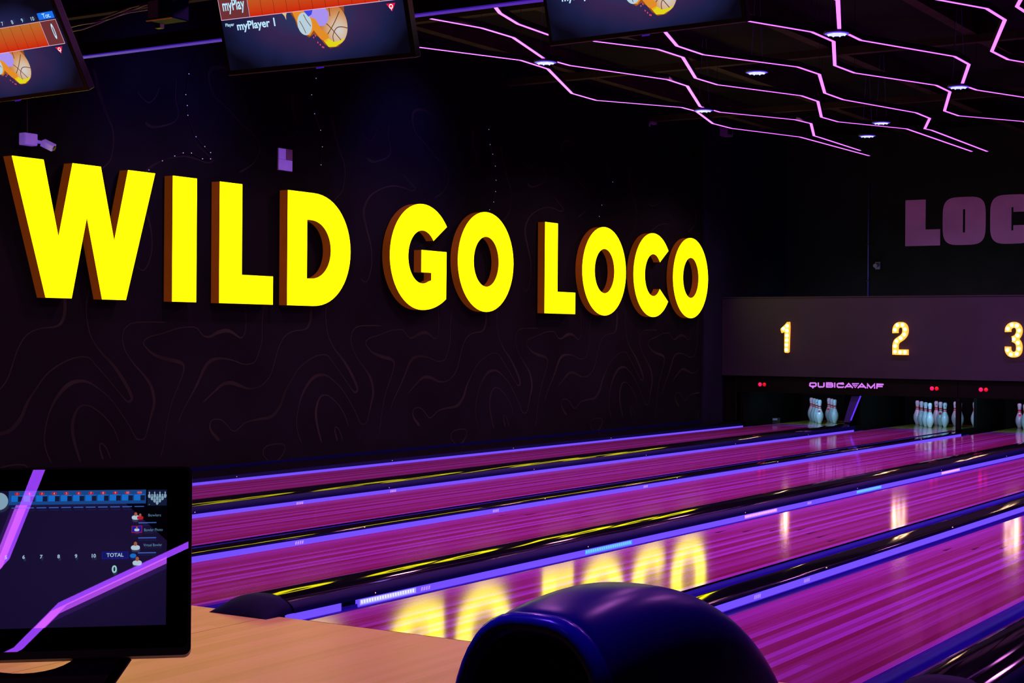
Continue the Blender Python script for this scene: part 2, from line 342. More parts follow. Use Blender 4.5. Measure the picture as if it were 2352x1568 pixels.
def text(name, body, size, x, y, z, m, parent, align='CENTER', bold=0.0, xs=1.0, rot=0.0):
    me = text_mesh(body, size, align, bold, xs); me.materials.append(M[m])
    o = bpy.data.objects.new(name, me); COL.objects.link(o); o.parent = parent; o.location = (x, y, z); o.rotation_euler = (0, 0, rot); return o

# ================================================================ STRUCTURE
XW = -1.15; YB = 19.55; ZC = 4.75; XR = 13.0; YF = -11.0
LANES = [0.0, 1.787, 3.39, 5.18, 6.78]; HW = 0.532
struct(MB().box((XW - 0.15, YF, -0.3), (XR, YB + 0.1, -0.14)).build('subfloor', 'gap')).name = 'floor_base'
# approach floor with panels
fl = struct(MB().box((XW, YF, -0.14), (XR, -0.004, -0.012)).build('floor', 'gap'))
ex = [XW, 1.16, 2.79, 4.43, 6.05, 7.68, 9.2, 11.0, XR]
for a, b in zip(ex[:-1], ex[1:]):
    for y0, y1 in ((YF, -4.9), (-4.9, -0.004)):
        MB().box((a + 0.002, y0 + 0.001, -0.012), (b - 0.002, y1 - 0.001, 0.0)).build('floor_panel', 'approach', fl)
wl = struct(MB().box((XW - 0.15, YF, -0.14), (XW, YB, ZC)).build('wall_left', 'wall'))
wb = struct(MB().box((XW - 0.15, YB, -0.14), (XR, YB + 0.12, ZC)).build('wall_back', 'darkwall'))
cl = struct(MB().box((XW - 0.15, YF, ZC), (XR, YB + 0.12, ZC + 0.1)).build('ceiling', 'ceil'))
struct(MB().box((XR, YF, -0.14), (XR + 0.1, YB, ZC)).build('wall_right', 'darkwall'))
struct(MB().box((XW - 0.15, YF - 0.1, -0.14), (XR + 0.1, YF, ZC)).build('wall_rear', 'darkwall'))
for x in (-0.2, 1.4, 3.0, 4.6, 6.2, 7.8): MB().box((x - 0.06, YF, ZC - 0.22), (x + 0.06, YB, ZC)).build('beam', 'beam', cl)
for y in (3.2, 7.0, 10.8, 14.6): MB().box((XW, y - 0.05, ZC - 0.30), (XR, y + 0.05, ZC - 0.22)).build('cross_beam', 'beam', cl)
# side panel where the left wall meets the masking
struct(MB().box((XW, 16.35, -0.14), (XW + 0.03, YB, ZC)).build('trim_1', 'navywall'))

# printed contour pattern on the wallpaper, one drop per wallpaper width
PER = 3.31
PAT = [
 [(2.11,0.7),(2.25,0.79),(2.39,0.87),(2.51,0.88),(2.63,0.85),(2.75,0.82),(2.9,0.83),(3.02,0.89),(3.1,0.98),(3.17,1.15),(3.22,1.25),(3.3,1.34),(3.43,1.39),(3.61,1.41),(3.68,1.46),(3.71,1.56),(3.70,1.72)],
 [(2.35,0.32),(2.23,0.42),(2.21,0.49),(2.25,0.53),(2.35,0.53),(2.44,0.48),(2.51,0.42),(2.57,0.41),(2.63,0.44),(2.73,0.49),(2.9,0.51),(3.1,0.53),(3.23,0.63),(3.3,0.76),(3.38,0.86),(3.51,1.0),(3.67,1.09),(3.83,1.14),(3.98,1.14),(4.08,1.06),(4.23,0.93),(4.37,0.8),(4.45,0.74),(4.5,0.77),(4.43,0.89),(4.28,1.06),(4.11,1.2),(4.01,1.32),(3.97,1.43),(3.95,1.57),(3.98,1.75)],
 [(3.13,0.04),(3.0,0.13),(2.98,0.2),(3.05,0.24),(3.21,0.25),(3.3,0.23),(3.3,0.17),(3.23,0.1),(3.14,0.05)],
 [(3.57,0.24),(3.51,0.35),(3.49,0.47),(3.53,0.64),(3.6,0.77),(3.71,0.88),(3.82,0.93),(3.96,0.93),(4.09,0.87),(4.23,0.78),(4.35,0.66),(4.47,0.52),(4.55,0.41),(4.6,0.39),(4.66,0.4),(4.7,0.48),(4.74,0.6),(4.78,0.72),(4.74,0.87),(4.64,0.98),(4.51,1.09),(4.41,1.21),(4.38,1.31),(4.41,1.4),(4.51,1.45),(4.72,1.46),(4.93,1.46)],
 [(3.9,0.22),(3.83,0.39),(3.8,0.52),(3.82,0.63),(3.88,0.71),(3.98,0.72),(4.09,0.67),(4.19,0.6),(4.29,0.49),(4.35,0.37)],
 [(4.16,0.23),(4.12,0.33),(4.13,0.38),(4.19,0.34),(4.25,0.23)],
 [(4.86,0.21),(4.9,0.31),(4.94,0.51),(5.0,0.7),(5.08,0.85),(5.14,0.96),(5.16,1.05),(5.1,1.09),(4.93,1.12),(4.78,1.16),(4.68,1.22),(4.64,1.27),(4.7,1.32),(4.89,1.36),(5.1,1.41),(5.28,1.42),(5.35,1.4),(5.42,1.34),(5.51,1.33),(5.62,1.37),(5.74,1.39),(5.83,1.37),(5.95,1.32),(6.01,1.38),(6.02,1.52),(6.0,1.7)],
 [(5.09,0.52),(5.15,0.63),(5.26,0.77),(5.35,0.89),(5.44,1.03),(5.53,1.1),(5.67,1.12),(5.84,1.1),(6.0,1.06),(6.15,1.08),(6.22,1.19),(6.26,1.3),(6.26,1.47),(6.3,1.7)],
 [(4.02,3.69),(4.07,3.52),(4.15,3.34),(4.24,3.19),(4.26,3.07),(4.24,2.95),(4.2,2.87),(4.05,2.76)],
 [(4.54,3.55),(4.62,3.49),(4.7,3.47),(4.78,3.54),(4.82,3.63)],
 [(5.04,3.74),(5.03,3.55),(5.07,3.42),(5.03,3.34),(4.92,3.29),(4.75,3.25),(4.64,3.28)],
 [(5.93,3.87),(5.82,3.9),(5.69,3.93),(5.54,3.91),(5.48,3.85),(5.48,3.77),(5.54,3.65),(5.67,3.58),(5.8,3.51),(5.93,3.42),(6.09,3.35),(6.2,3.25),(6.19,3.14),(6.09,3.03),(5.91,2.94)],
 [(6.71,3.84),(6.71,3.64),(6.79,3.54),(6.78,3.44),(6.67,3.37),(6.55,3.32),(6.51,3.25)],
 [(5.3,3.16),(5.46,3.07),(5.54,3.02),(5.46,2.99),(5.33,3.01),(5.15,3.02),(4.94,2.98),(4.73,2.89),(4.62,2.78),(4.59,2.66),(4.65,2.5),(4.72,2.33),(4.74,2.15),(4.7,2.01),(4.63,1.93),(4.54,1.97)],
 [(3.3,2.05),(3.5,1.95),(3.75,1.92),(3.95,2.02),(4.02,2.2),(3.98,2.4)],
]
def smooth_line(p, k=4):
    out = []
    for i in range(len(p) - 1):
        a, b, c, d = p[max(i - 1, 0)], p[i], p[i + 1], p[min(i + 2, len(p) - 1)]
        for j in range(k):
            t = j / k
            out.append(tuple(0.5 * ((2 * b[q]) + (-a[q] + c[q]) * t + (2 * a[q] - 5 * b[q] + 4 * c[q] - d[q]) * t * t + (-a[q] + 3 * b[q] - 3 * c[q] + d[q]) * t ** 3) for q in (0, 1)))
    return out + [p[-1]]
for k in range(-1, 5):
    for li, ln in enumerate(PAT):
        pts = [(a + k * PER, b) for a, b in smooth_line(ln)]
        pts = [p for p in pts if 0.3 < p[0] < 16.3]
        if len(pts) < 4: continue
        wd = [0.012 + 0.026 * max(0, math.sin(i * 0.13 + li * 1.7)) ** 2 for i in range(len(pts))]
        wd[0] = wd[-1] = 0.004
        MB().ribbon(pts, wd, lambda a, b: (XW + 0.0015, a, b)).build('printed_line', 'print', wl)

# ================================================================ LANES
JOINTS = [0.0, 3.66, 7.32, 10.98, 14.64, 17.8]
ordn = ['first', 'second', 'third', 'fourth', 'fifth']
lanelab = ['purple bowling lane nearest the dark patterned wall, leading to number 1',
           'second purple bowling lane from the wall, leading to number 2',
           'third purple bowling lane from the wall, leading to number 3',
           'purple bowling lane carrying the yellow mirrored letters, with small dark arrows',
           'widest purple bowling lane at the lower right, nearest the camera']
for i, x in enumerate(LANES):
    t = thing('bowling_lane', lanelab[i], 'bowling lane', (x, 0, 0), 'parallel bowling lanes')
    for a, b in zip(JOINTS[:-1], JOINTS[1:]):
        MB().box((-HW, a + 0.002, -0.06), (HW, b - 0.002, 0.0)).build('lane_panel', 'lane', t)
        if a > 0: MB().box((-HW, a - 0.002, -0.05), (HW, a + 0.002, -0.0006)).build('joint_strip', 'seam', t)
    MB().box((-HW, 17.80, -0.06), (HW, 19.35, 0.0)).build('pin_deck', 'deck', t)
    if i >= 2:
        for k in range(-3, 4):
            ax = k * 0.1365; ay = 4.80 - abs(k) * 0.155
            MB().poly([(ax - 0.012, ay - 0.09, 0.0008), (ax + 0.012, ay - 0.09, 0.0008), (ax, ay + 0.09, 0.0008)]).build('arrow_mark', 'arrow', t)

def arch(c, hw, h, z0, n=14, p=2.4):
    return [(c + hw * math.copysign(abs(math.cos(a)) ** (2 / p), -math.cos(a)) , z0 + h * abs(math.sin(a)) ** (2 / p)) for a in [PI * k / n for k in range(n + 1)]]
GW = 0.17; RZ0, RZ1 = -0.038, 0.0
def gutter_prof(xa, sgn):
    xb = xa + sgn * GW
    pts = [(xa, -0.002), (xa, -0.012)]
    for k in range(1, 10):
        a = PI * k / 10; pts.append((xa + sgn * (GW / 2) * (1 - math.cos(a)), -0.02 - 0.015 * k / 10 - 0.060 * math.sin(a)))
    return pts + [(xb + sgn * 0.005, -0.040), (xb + sgn * 0.008, -0.02)]
YE = 16.9
def rail(t, x, sgn, decals=None, first=False):
    """bumper rail whose lit face looks towards sgn along X"""
    segs = [(0.05, 0.46), (0.60, YE)] if first else [(0.05, YE)]
    for a, b in segs:
        r = MB().box((min(x, x - sgn * 0.02), a, RZ0 + 0.002), (max(x, x - sgn * 0.02), b, RZ1 + 0.002)).build('bumper_rail', 'rail', t)
        MB().box((min(x - sgn * 0.003, x - sgn * 0.02), a, RZ0 - 0.008), (max(x - sgn * 0.003, x - sgn * 0.02), b, RZ0 + 0.0019)).build('rail_lower_edge', 'rail_edge', r)
    for (y0, y1, kind) in decals or []:
        xx = x + sgn * 0.0012
        if kind == 'logo':
            mb = MB()
            for q in range(4):
                yq = y0 + (y1 - y0) * q / 4; mb.poly([(xx, yq, RZ0 + 0.012), (xx, yq + (y1 - y0) * 0.17, RZ0 + 0.012), (xx, yq + (y1 - y0) * 0.22, RZ1 - 0.006), (xx, yq + (y1 - y0) * 0.05, RZ1 - 0.006)])
            mb.build('rail_logo', 'decal_logo', r); continue
        base, tick = {'white': ('decal_wbase', 'decal_white'), 'cyan': ('decal_cyan', 'decal_cyan2'), 'pink': ('decal_pink', 'decal_pink2')}[kind]
        d = MB().poly([(xx, y0, RZ0 + 0.009), (xx, y1, RZ0 + 0.009), (xx, y1, RZ1 - 0.001), (xx, y0, RZ1 - 0.001)]).build('rail_decal', base, r)
        mb = MB(); n = 21; st = (y1 - y0 - 0.02) / n
        for q in range(n):
            ya = y0 + 0.01 + st * q; mb.poly([(xx + sgn * 0.0008, ya, RZ0 + 0.016), (xx + sgn * 0.0008, ya + st * 0.62, RZ0 + 0.016), (xx + sgn * 0.0008, ya + st * 0.55, RZ1 - 0.004), (xx + sgn * 0.0008, ya - st * 0.07, RZ1 - 0.004)])
        mb.build('rail_tick_marks', tick, r)
def divider(i, xl, xr, wide, label, decals=None):
    c = (xl + xr) / 2; t = thing('lane_divider', label, 'lane divider', None, 'dividers with glowing bumper rails')
    hw = (xr - xl) / 2 - GW
    for xa, sg in ((xl, 1), (xr, -1)):
        g = MB().extr_y(gutter_prof(xa, sg), 0.0, 17.3).build('gutter', 'gutter', t, True)
    rail(t, xr - GW, 1, decals, wide)
    rail(t, xl + GW, -1, None, wide)
    H = 0.078 if wide else 0.020
    ar = arch(c, hw - 0.004, H, 0.002, 18, 2.3 if wide else 4.0)
    # the upper dome is the glossy capping, its lower flanks navy plastic
    k = 4 if wide else 2
    autosmooth(MB().extr_y(ar[k:-k], 0.10 if wide else 0.02, YE + 0.1).build('capping', 'cap', t), 60)
    for seg in (ar[:k + 1], ar[-k - 1:]):
        MB().extr_y(seg, 0.10 if wide else 0.02, YE + 0.1).build('capping_side', 'capside', t, True)
    MB().box((c - hw + 0.021, 0.02, -0.10), (c + hw - 0.021, YE + 0.1, 0.001)).build('core', 'capside', t)
    # end cap
    mb = MB(); a0 = arch(c, hw * 0.95, H + 0.004, 0.0, 14, 2.2); n = len(a0)
    secs = [(-0.10, 1.0, 0.01), (-0.095, 1.0, 0.10), (-0.03, 1.0, 0.62), (0.03, 1.0, 0.95), (0.06, 1.0, 1.0), (0.11, 1.0, 1.0)] if wide else [(-0.03, 1, 0.3), (0.0, 1, 0.9), (0.03, 1, 1.0)]
    for y, sx, sz in secs:
        mb.v += [(c + (x - c) * sx, y, 0.0005 + z * sz) for x, z in a0]
    for s_ in range(len(secs) - 1):
        for q in range(n - 1): mb.f.append((s_ * n + q, s_ * n + q + 1, (s_ + 1) * n + q + 1, (s_ + 1) * n + q))
    autosmooth(mb.build('end_cap', 'endcap', t), 50)
    y = 0.55 if i % 2 else 0.75
    for yb in (0.75, 2.98, 5.41, 7.84, 10.27, 12.70, 15.13):
        MB().lathe([(0.0, -0.004), (0.0035, -0.003), (0.005, 0.0), (0.0035, 0.003), (0.0, 0.004)], (c + hw - 0.008, yb, 0.016), 8).build('stud', 'stud', t)
e = [(x - HW, x + HW) for x in LANES]
lg = lambda *ys: [(y - 0.045, y + 0.045, 'logo') for y in ys]
divider(0, e[0][1], e[1][0], True, 'glossy black divider between lanes 1 and 2, farthest with yellow sheen', lg(4.19, 5.46))
divider(1, e[1][1], e[2][0], False, 'slim dark divider between lanes 2 and 3 with thin yellow glint', lg(2.27, 4.65, 7.18))
divider(2, e[2][1], e[3][0], True, 'broad black divider with navy end cap, yellow streaks and coloured rail markings',
        [(0.61, 1.10, 'white'), (2.93, 3.56, 'cyan'), (5.38, 6.01, 'pink'), (7.80, 8.45, 'cyan'), (10.25, 10.88, 'pink')] + lg(1.19, 6.69))
divider(3, e[3][1], e[4][0], False, 'slim dark divider right of the mirrored letters, behind the ball return hood', lg(1.97, 2.66))
divider(4, e[4][1], 6.78 + HW + 0.723, True, 'nearest divider in the lower right corner reflecting amber bulbs')
# half divider along the left wall
t = thing('ledge_divider', 'low black ledge with blue rail along the patterned wall', 'lane divider', None, 'dividers with glowing bumper rails')
MB().extr_y(gutter_prof(-HW, -1), 0.0, 17.3).build('gutter', 'gutter', t, True)
rail(t, -HW - GW, 1)
prof = [(-HW - GW - 0.004, 0.002), (-HW - GW - 0.02, 0.035), (-HW - GW - 0.06, 0.058), (-HW - GW - 0.12, 0.066), (XW + 0.002, 0.066)]
autosmooth(MB().extr_y(prof[1:], 0.02, YE).build('capping', 'cap', t), 60)
MB().extr_y(prof[:2], 0.02, YE).build('capping_side', 'capside', t)
MB().box((XW + 0.001, 0.02, 0.064), (XW + 0.012, YE, 0.085)).build('skirting_strip', 'capside', t)
for yb in (0.57, 2.99, 5.42, 7.86, 10.28, 12.70): MB().lathe([(0.0, -0.004), (0.005, 0.0), (0.0, 0.004)], (-HW - GW - 0.010, yb, 0.018), 8).build('stud', 'stud', t)

# ================================================================ MASKING UNIT AND PITS
YM = 17.0
mk = thing('masking_unit', 'long dull violet masking panel carrying the lit lane numbers', 'masking panel')
mkx = [XW + 0.035, XR]
for a, b in zip(mkx[:-1], mkx[1:]):
    MB().box((a + 0.002, YM, 0.772), (b - 0.002, YM + 0.04, 1.975)).build('panel', 'mask', mk)
MB().box((mkx[0], YM - 0.012, 1.975), (XR, YM + 0.10, 1.99)).build('top_edge', 'mask', mk)
fx = [-0.88, 2.588, 5.98]
for a, b, lb in zip(fx[:-1], fx[1:], ('black pit fascia with the lilac maker logo above lanes 1 and 2', 'black pit fascia above lane 3 beside two red lamps')):
    t = thing('pit_fascia', lb, 'fascia')
    MB().box((a + 0.004, YM + 0.045, 0.52), (b - 0.004, YM + 0.09, 0.770)).build('board', 'pitblack', t)
    MB().box((a + 0.004, YM + 0.040, 0.515), (b - 0.004, YM + 0.09, 0.520)).build('lower_lip', 'pitblack', t)
# numerals
def numeral(which, X0, zx0, zy0, ztop, poly=None, strokes=None, bulbs=(), label=''):
    k = 1 / 2145.0
    fx_ = lambda a: X0 + (a - zx0) * k
    fz_ = lambda b: ztop - (b - zy0) * k
    t = thing('lit_numeral', label, 'number sign', None, 'amber marquee lane numbers')
    yf, yb = YM - 0.055, YM - 0.004
    if poly:
        lp = [(fx_(a), fz_(b)) for a, b in poly]
        MB().prism(lp, lambda a, b, d: (a, d, b), yb, yf, True, False, False).build('face', 'amber', t)
        MB().prism(lp, lambda a, b, d: (a, d, b), yb, yf, False, True, True).build('side', 'amber_side', t)
    for st in strokes or []:
        P = [Vector((fx_(a), fz_(b))) for a, b in smooth_line(st, 3)]; n = len(P); L_, R_ = [], []
        for i in range(n):
            tt = (P[min(i + 1, n - 1)] - P[max(i - 1, 0)]).normalized(); nr = Vector((-tt.y, tt.x)) * 0.040
            L_.append(tuple(P[i] + nr)); R_.append(tuple(P[i] - nr))
        mf, ms = MB(), MB()
        for i in range(n - 1):
            q = [L_[i], R_[i], R_[i + 1], L_[i + 1]]
            mf.poly([(a, yf, b) for a, b in q])
            for a, b in ((q[0], q[3]), (q[1], q[2])): ms.poly([(a[0], yf, a[1]), (b[0], yf, b[1]), (b[0], yb, b[1]), (a[0], yb, a[1])])
        for a, b in ((L_[0], R_[0]), (L_[-1], R_[-1])): ms.poly([(a[0], yf, a[1]), (b[0], yf, b[1]), (b[0], yb, b[1]), (a[0], yb, a[1])])
        mf.build('face', 'amber', t); ms.build('side', 'amber_side', t)
    for a, b in bulbs:
        o = MB().lathe([(0.0, 0.024), (0.014, 0.020), (0.022, 0.010), (0.024, 0.0)], (0, 0, 0), 10).build('bulb', 'bulb', t, True)
        o.location = (fx_(a), yf, fz_(b)); o.rotation_euler = (PI / 2, 0, 0)
numeral('1', -0.114, 395, 245, 1.607, poly=[(400, 520), (400, 470), (560, 330), (620, 255), (695, 250), (705, 420), (680, 1230), (640, 1262), (560, 1258), (535, 1225), (535, 560), (430, 612)],
        bulbs=[(630, 380), (498, 472), (628, 538), (625, 692), (622, 848), (612, 1002), (608, 1160)], label='leftmost lit amber numeral, a one studded with round bulbs')
numeral('2', 1.641, 345, 250, 1.608, strokes=[[(440, 605), (440, 505), (470, 410), (530, 355), (610, 342), (685, 355), (740, 410), (762, 490), (758, 580), (735, 650), (685, 715), (625, 765), (560, 808), (495, 860), (458, 930), (445, 1010), (445, 1120), (445, 1285)], [(445, 1205), (650, 1205), (852, 1205)]],
        bulbs=[(440, 505), (512, 358), (680, 350), (762, 487), (740, 648), (625, 762), (495, 857), (445, 1010), (450, 1190), (608, 1208), (765, 1205)], label='middle lit amber numeral, a two studded with round bulbs')
numeral('3', 3.272, 540, 222, 1.612, strokes=[[(648, 535), (650, 440), (700, 365), (775, 325), (850, 318), (920, 348), (970, 415), (985, 490), (975, 570), (940, 650), (885, 708), (790, 752)], [(800, 752), (890, 795), (955, 862), (983, 950), (985, 1040), (970, 1130), (920, 1195), (850, 1218), (752, 1212), (690, 1165), (650, 1085), (648, 980)]],
        bulbs=[(650, 440), (772, 325), (920, 345), (985, 490), (945, 645), (830, 752), (955, 862), (985, 1040), (925, 1198), (750, 1215), (648, 1085)], label='lit amber numeral three at the right picture edge')
# maker logo
lgt = thing('maker_logo', 'lilac QUBICA AMF lettering on the black pit fascia', 'logo')
LG = {'Q': [[(225, 165), (375, 165), (392, 180), (392, 240), (375, 252), (240, 252), (225, 240), (225, 165)], [(275, 255), (305, 290), (335, 255)]],
      'U': [[(455, 150), (455, 250), (475, 268), (590, 268), (612, 250), (612, 150)]],
      'B': [[(685, 285), (685, 165), (825, 165), (842, 180), (842, 205), (828, 216), (700, 216)], [(685, 270), (830, 270), (848, 255), (848, 230), (828, 216)]],
      'I': [[(905, 152), (905, 288)]], 'C': [[(1150, 205), (1138, 178), (995, 176), (975, 195), (975, 258), (995, 275), (1130, 276), (1150, 250)]],
      'A': [[(1178, 292), (1285, 178), (1395, 295)], [(1215, 258), (1350, 258)]],
      'triangle': [[(1372, 175), (1555, 175), (1460, 285), (1385, 195)], [(1430, 195), (1445, 225), (1478, 225), (1492, 198)]],
      'A2': [[(1528, 298), (1635, 182), (1748, 300)], [(1565, 262), (1700, 262)]],
      'M': [[(1785, 305), (1785, 190), (1880, 290), (1980, 190), (1975, 310)]], 'F': [[(2035, 312), (2040, 198), (2215, 198)], [(2045, 252), (2190, 252)]]}
for nm, sts in LG.items():
    mb = MB()
    for st in sts:
        st = [(0.3169 + (a - 200) * 0.00058, 0.6895 - (b - 145 - (a - 205) * 0.020) * 0.00056) for a, b in st]
        mb.ribbon(st, 0.021 if nm != 'triangle' else 0.013, lambda a, b: (a, YM + 0.0435, b))
    mb.build('logo_letter' if nm != 'triangle' else 'logo_triangle', 'logo', lgt)
# red lamps, in pairs
for (x0, x1, lb) in ((-0.487, -0.415, 'left end under number 1'), (2.211, 2.282, 'right of the maker logo'), (2.922, 2.996, 'right picture side above lane 3')):
    t = thing('indicator_lamp', 'two small red lamps on black fascia, ' + lb, 'indicator lamp', None, 'red pit lamps')
    for x, m_ in ((x0, 'red'), (x1, 'reddim')):
        o = MB().lathe([(0.0, 0.012), (0.020, 0.010), (0.030, 0.0)], (0, 0, 0), 14).build('lens', m_, t, True); o.location = (x, YM + 0.044, 0.640); o.rotation_euler = (PI / 2, 0, 0)
# kickbacks and pit
def kick(x, y0, lb, post=True):
    t = thing('kickback_plate', lb, 'kickback')
    if post: MB().box((x - 0.03, YM + 0.05, -0.14), (x + 0.03, YM + 0.14, 0.512)).build('front_post', 'pitblack', t)
    MB().box((x - 0.025, y0, -0.14), (x + 0.025, 19.45, 0.75)).build('plate', 'pitblack', t)
    MB().box((x - 0.03, YM + 0.05, -0.14), (x + 0.03, y0 + 0.02, 0.05)).build('foot', 'pitblack', t)
kick(-0.79, 17.15, 'black pit side plate at the left of lane 1')
kick(0.80, 17.35, 'black pit side plate right of the pins on lane 1', False)
kick(0.99, 17.35, 'black pit side plate left of the pins on lane 2', False)
kick(2.588, 17.93, 'black pit divider plate cutting off the pins right on lane 2')
kick(4.185, 17.15, 'black pit side plate beyond the right picture edge')
struct(MB().box((XW + 0.035, 19.42, -0.14), (XR, 19.46, 1.9)).build('pit_curtain', 'curtain')).name = 'wall_pit'
t = thing('pit_end_panel', 'black upright panel left of the lane 1 pit under the masking', 'panel')
MB().box((XW + 0.035, YM + 0.06, 0.07), (-0.89, YM + 0.10, 0.770)).build('board', 'pitblack', t); MB().box((-0.90, YM + 0.055, 0.07), (-0.885, YM + 0.06, 0.770)).build('edge', 'blackmetal', t)
t = thing('ball_door_panel', 'slanting blue lit panel between the pins of lanes 1 and 2', 'panel')
MB().quadbox([(0.85, 17.10, 0.10), (0.95, 17.10, 0.10), (0.95, 17.12, 0.10), (0.85, 17.12, 0.10), (0.97, 17.10, 0.50), (1.12, 17.10, 0.50), (1.12, 17.12, 0.50), (0.97, 17.12, 0.50)]).build('sheet', 'bluepanel', t)
MB().tube([(0.965, 17.09, 0.13), (1.115, 17.09, 0.50)], 0.011).build('tube', 'bluesheen', t)  # glowing rod drawn in for the bright sheen line on the panel
t = thing('pit_box', 'small grey box low in the pit at far left of lane 1', 'box')
MB().box((-0.62, 17.85, 0.001), (-0.53, 17.95, 0.085)).build('body', 'beam', t); MB().box((-0.615, 17.845, 0.05), (-0.535, 17.85, 0.08)).build('lid', 'plate2', t)

# ---- pins
PIN = [(0.0, 0.0), (0.0258, 0.0), (0.0300, 0.012), (0.0360, 0.030), (0.0498, 0.057), (0.0580, 0.0857), (0.0605, 0.114), (0.0590, 0.140), (0.0535, 0.165), (0.0457, 0.184), (0.0380, 0.205), (0.0300, 0.227), (0.0260, 0.240), (0.0232, 0.254), (0.0230, 0.268), (0.0248, 0.285), (0.0280, 0.312), (0.0312, 0.330), (0.0322, 0.343), (0.0312, 0.358), (0.0265, 0.371), (0.0170, 0.379), (0.0, 0.381)]
def pin_meshes():
    body = MB().lathe(PIN[1:-1], (0, 0, 0), 22).mesh('pin_body', True); body.materials.append(M['pin'])
    def rad(z):
        for (r0, z0), (r1, z1) in zip(PIN[1:], PIN[2:]):
            if z0 <= z <= z1: return r0 + (r1 - r0) * (z - z0) / (z1 - z0)
    st = []
    for z0, z1 in ((0.238, 0.252), (0.262, 0.282)):
        me = MB()
        n = 22; b = 0
        for k in range(4):
            z = z0 + (z1 - z0) * k / 3; r = rad(z) + 0.0006
            for q in range(n): me.v.append((r * math.cos(2 * PI * q / n), r * math.sin(2 * PI * q / n), z))
        for k in range(3):
            for q in range(n): me.f.append((k * n + q, k * n + (q + 1) % n, (k + 1) * n + (q + 1) % n, (k + 1) * n + q))
        mm = me.mesh('pin_stripe', True); mm.materials.append(M['pinred']); st.append(mm)
    def patch(z0, z1, a0, a1, mt, nm):
        me = MB(); n = 6
        for k in range(5):
            z = z0 + (z1 - z0) * k / 4; r = rad(z) + 0.0008; wdt = math.sqrt(max(0.05, 1 - ((k - 2) / 2.2) ** 2))
            for q in range(n + 1):
                a = (a0 + a1) / 2 + (a1 - a0) / 2 * wdt * (2 * q / n - 1); me.v.append((r * math.cos(a), r * math.sin(a), z))
        for k in range(4):
            for q in range(n): me.f.append((k * (n + 1) + q, k * (n + 1) + q + 1, (k + 1) * (n + 1) + q + 1, (k + 1) * (n + 1) + q))
        mm = me.mesh(nm, True); mm.materials.append(M[mt]); return mm
    crown = patch(0.180, 0.215, -1.75, -0.75, 'pinred', 'pin_crown'); dot = patch(0.318, 0.334, -1.25, -0.75, 'pindot', 'pin_dot')
    return body, st, crown, dot
PB, PST, PCR, PDT = pin_meshes()
OFF = {1: (0, 0), 2: (-.1524, .264), 3: (.1524, .264), 4: (-.3048, .528), 5: (0, .528), 6: (.3048, .528), 7: (-.4572, .792), 8: (-.1524, .792), 9: (.1524, .792), 10: (.4572, .792)}
nth = ['leftmost', 'second from left', 'third from left', 'fourth from left', 'fifth from left', 'sixth from left', 'seventh from left', 'eighth from left', 'ninth from left', 'rightmost']
def pinobj(lane, no, label, crown, dot):
    t = thing('bowling_pin', label, 'bowling pin', (LANES[lane] + OFF[no][0], 18.29 + OFF[no][1], 0.0005), 'white bowling pins on the decks')
    for nm, me in [('body', PB), ('neck_stripe', PST[0]), ('neck_stripe', PST[1])] + ([('crown_mark', PCR)] if crown else []) + ([('dot_mark', PDT)] if dot else []):
        o = bpy.data.objects.new(nm, me); COL.objects.link(o); o.parent = t
    t.rotation_euler = (0, 0, random.uniform(-0.2, 0.2))
for k, no in enumerate([7, 4, 2, 1, 8, 5, 3]):
    nm = nth[k] if k < 6 else 'rightmost'
    pinobj(0, no, 'white bowling pin with red neck stripes on lane 1, %s of seven' % nm, no in (1, 8), no in (2,))
for k, no in enumerate([7, 4, 2, 1, 8, 5, 3, 9, 6, 10]):
    pinobj(1, no, 'white bowling pin with red neck stripes on lane 2, %s of ten' % nth[k], no in (5,), no in (8, 3, 9))
for k, no in enumerate([7, 4]):
    pinobj(2, no, ('white bowling pin with red crown on lane 3 near the right picture edge', 'white bowling pin on lane 3 cut by the right picture edge')[k], no == 7, False)
for x in LANES[:4]:
    lamp('pin_light', 'AREA', (x + 0.1, 17.35, 0.70), 11, (0.32, 0.64, 1.0), 0.7, (x, 18.75, 0.12), sy=0.08)

# ================================================================ BACK WALL
mu = thing('painted_lettering', 'large lilac LOCO lettering painted on the back wall', 'wall lettering')
yw = YB - 0.008; yv = YB - 0.003
fn = lambda a, b, d: (a, d, b)
def rr(x0, x1, z0, z1, p=4.0, n=48): return ell((x0 + x1) / 2, (z0 + z1) / 2, (x1 - x0) / 2, (z1 - z0) / 2, n, p=p)
MB().prism([(.955, 2.868), (1.530, 2.868), (1.530, 3.13), (1.29, 3.13), (1.29, 3.615), (.955, 3.615)], fn, yv, yw).build('letter', 'mural', mu)
for x0 in (1.570, 3.09):
    MB().ring(rr(x0, x0 + .69, 2.866, 3.632), ell(x0 + .345, 3.25, .018, .187, 48, p=12), fn, yv, yw).build('letter', 'mural', mu)
x0 = 2.33; o_ = rr(x0, x0 + .69, 2.866, 3.640)
up = [p for p in o_ if not (p[0] > x0 + .345 and 3.155 < p[1] < 3.365)]
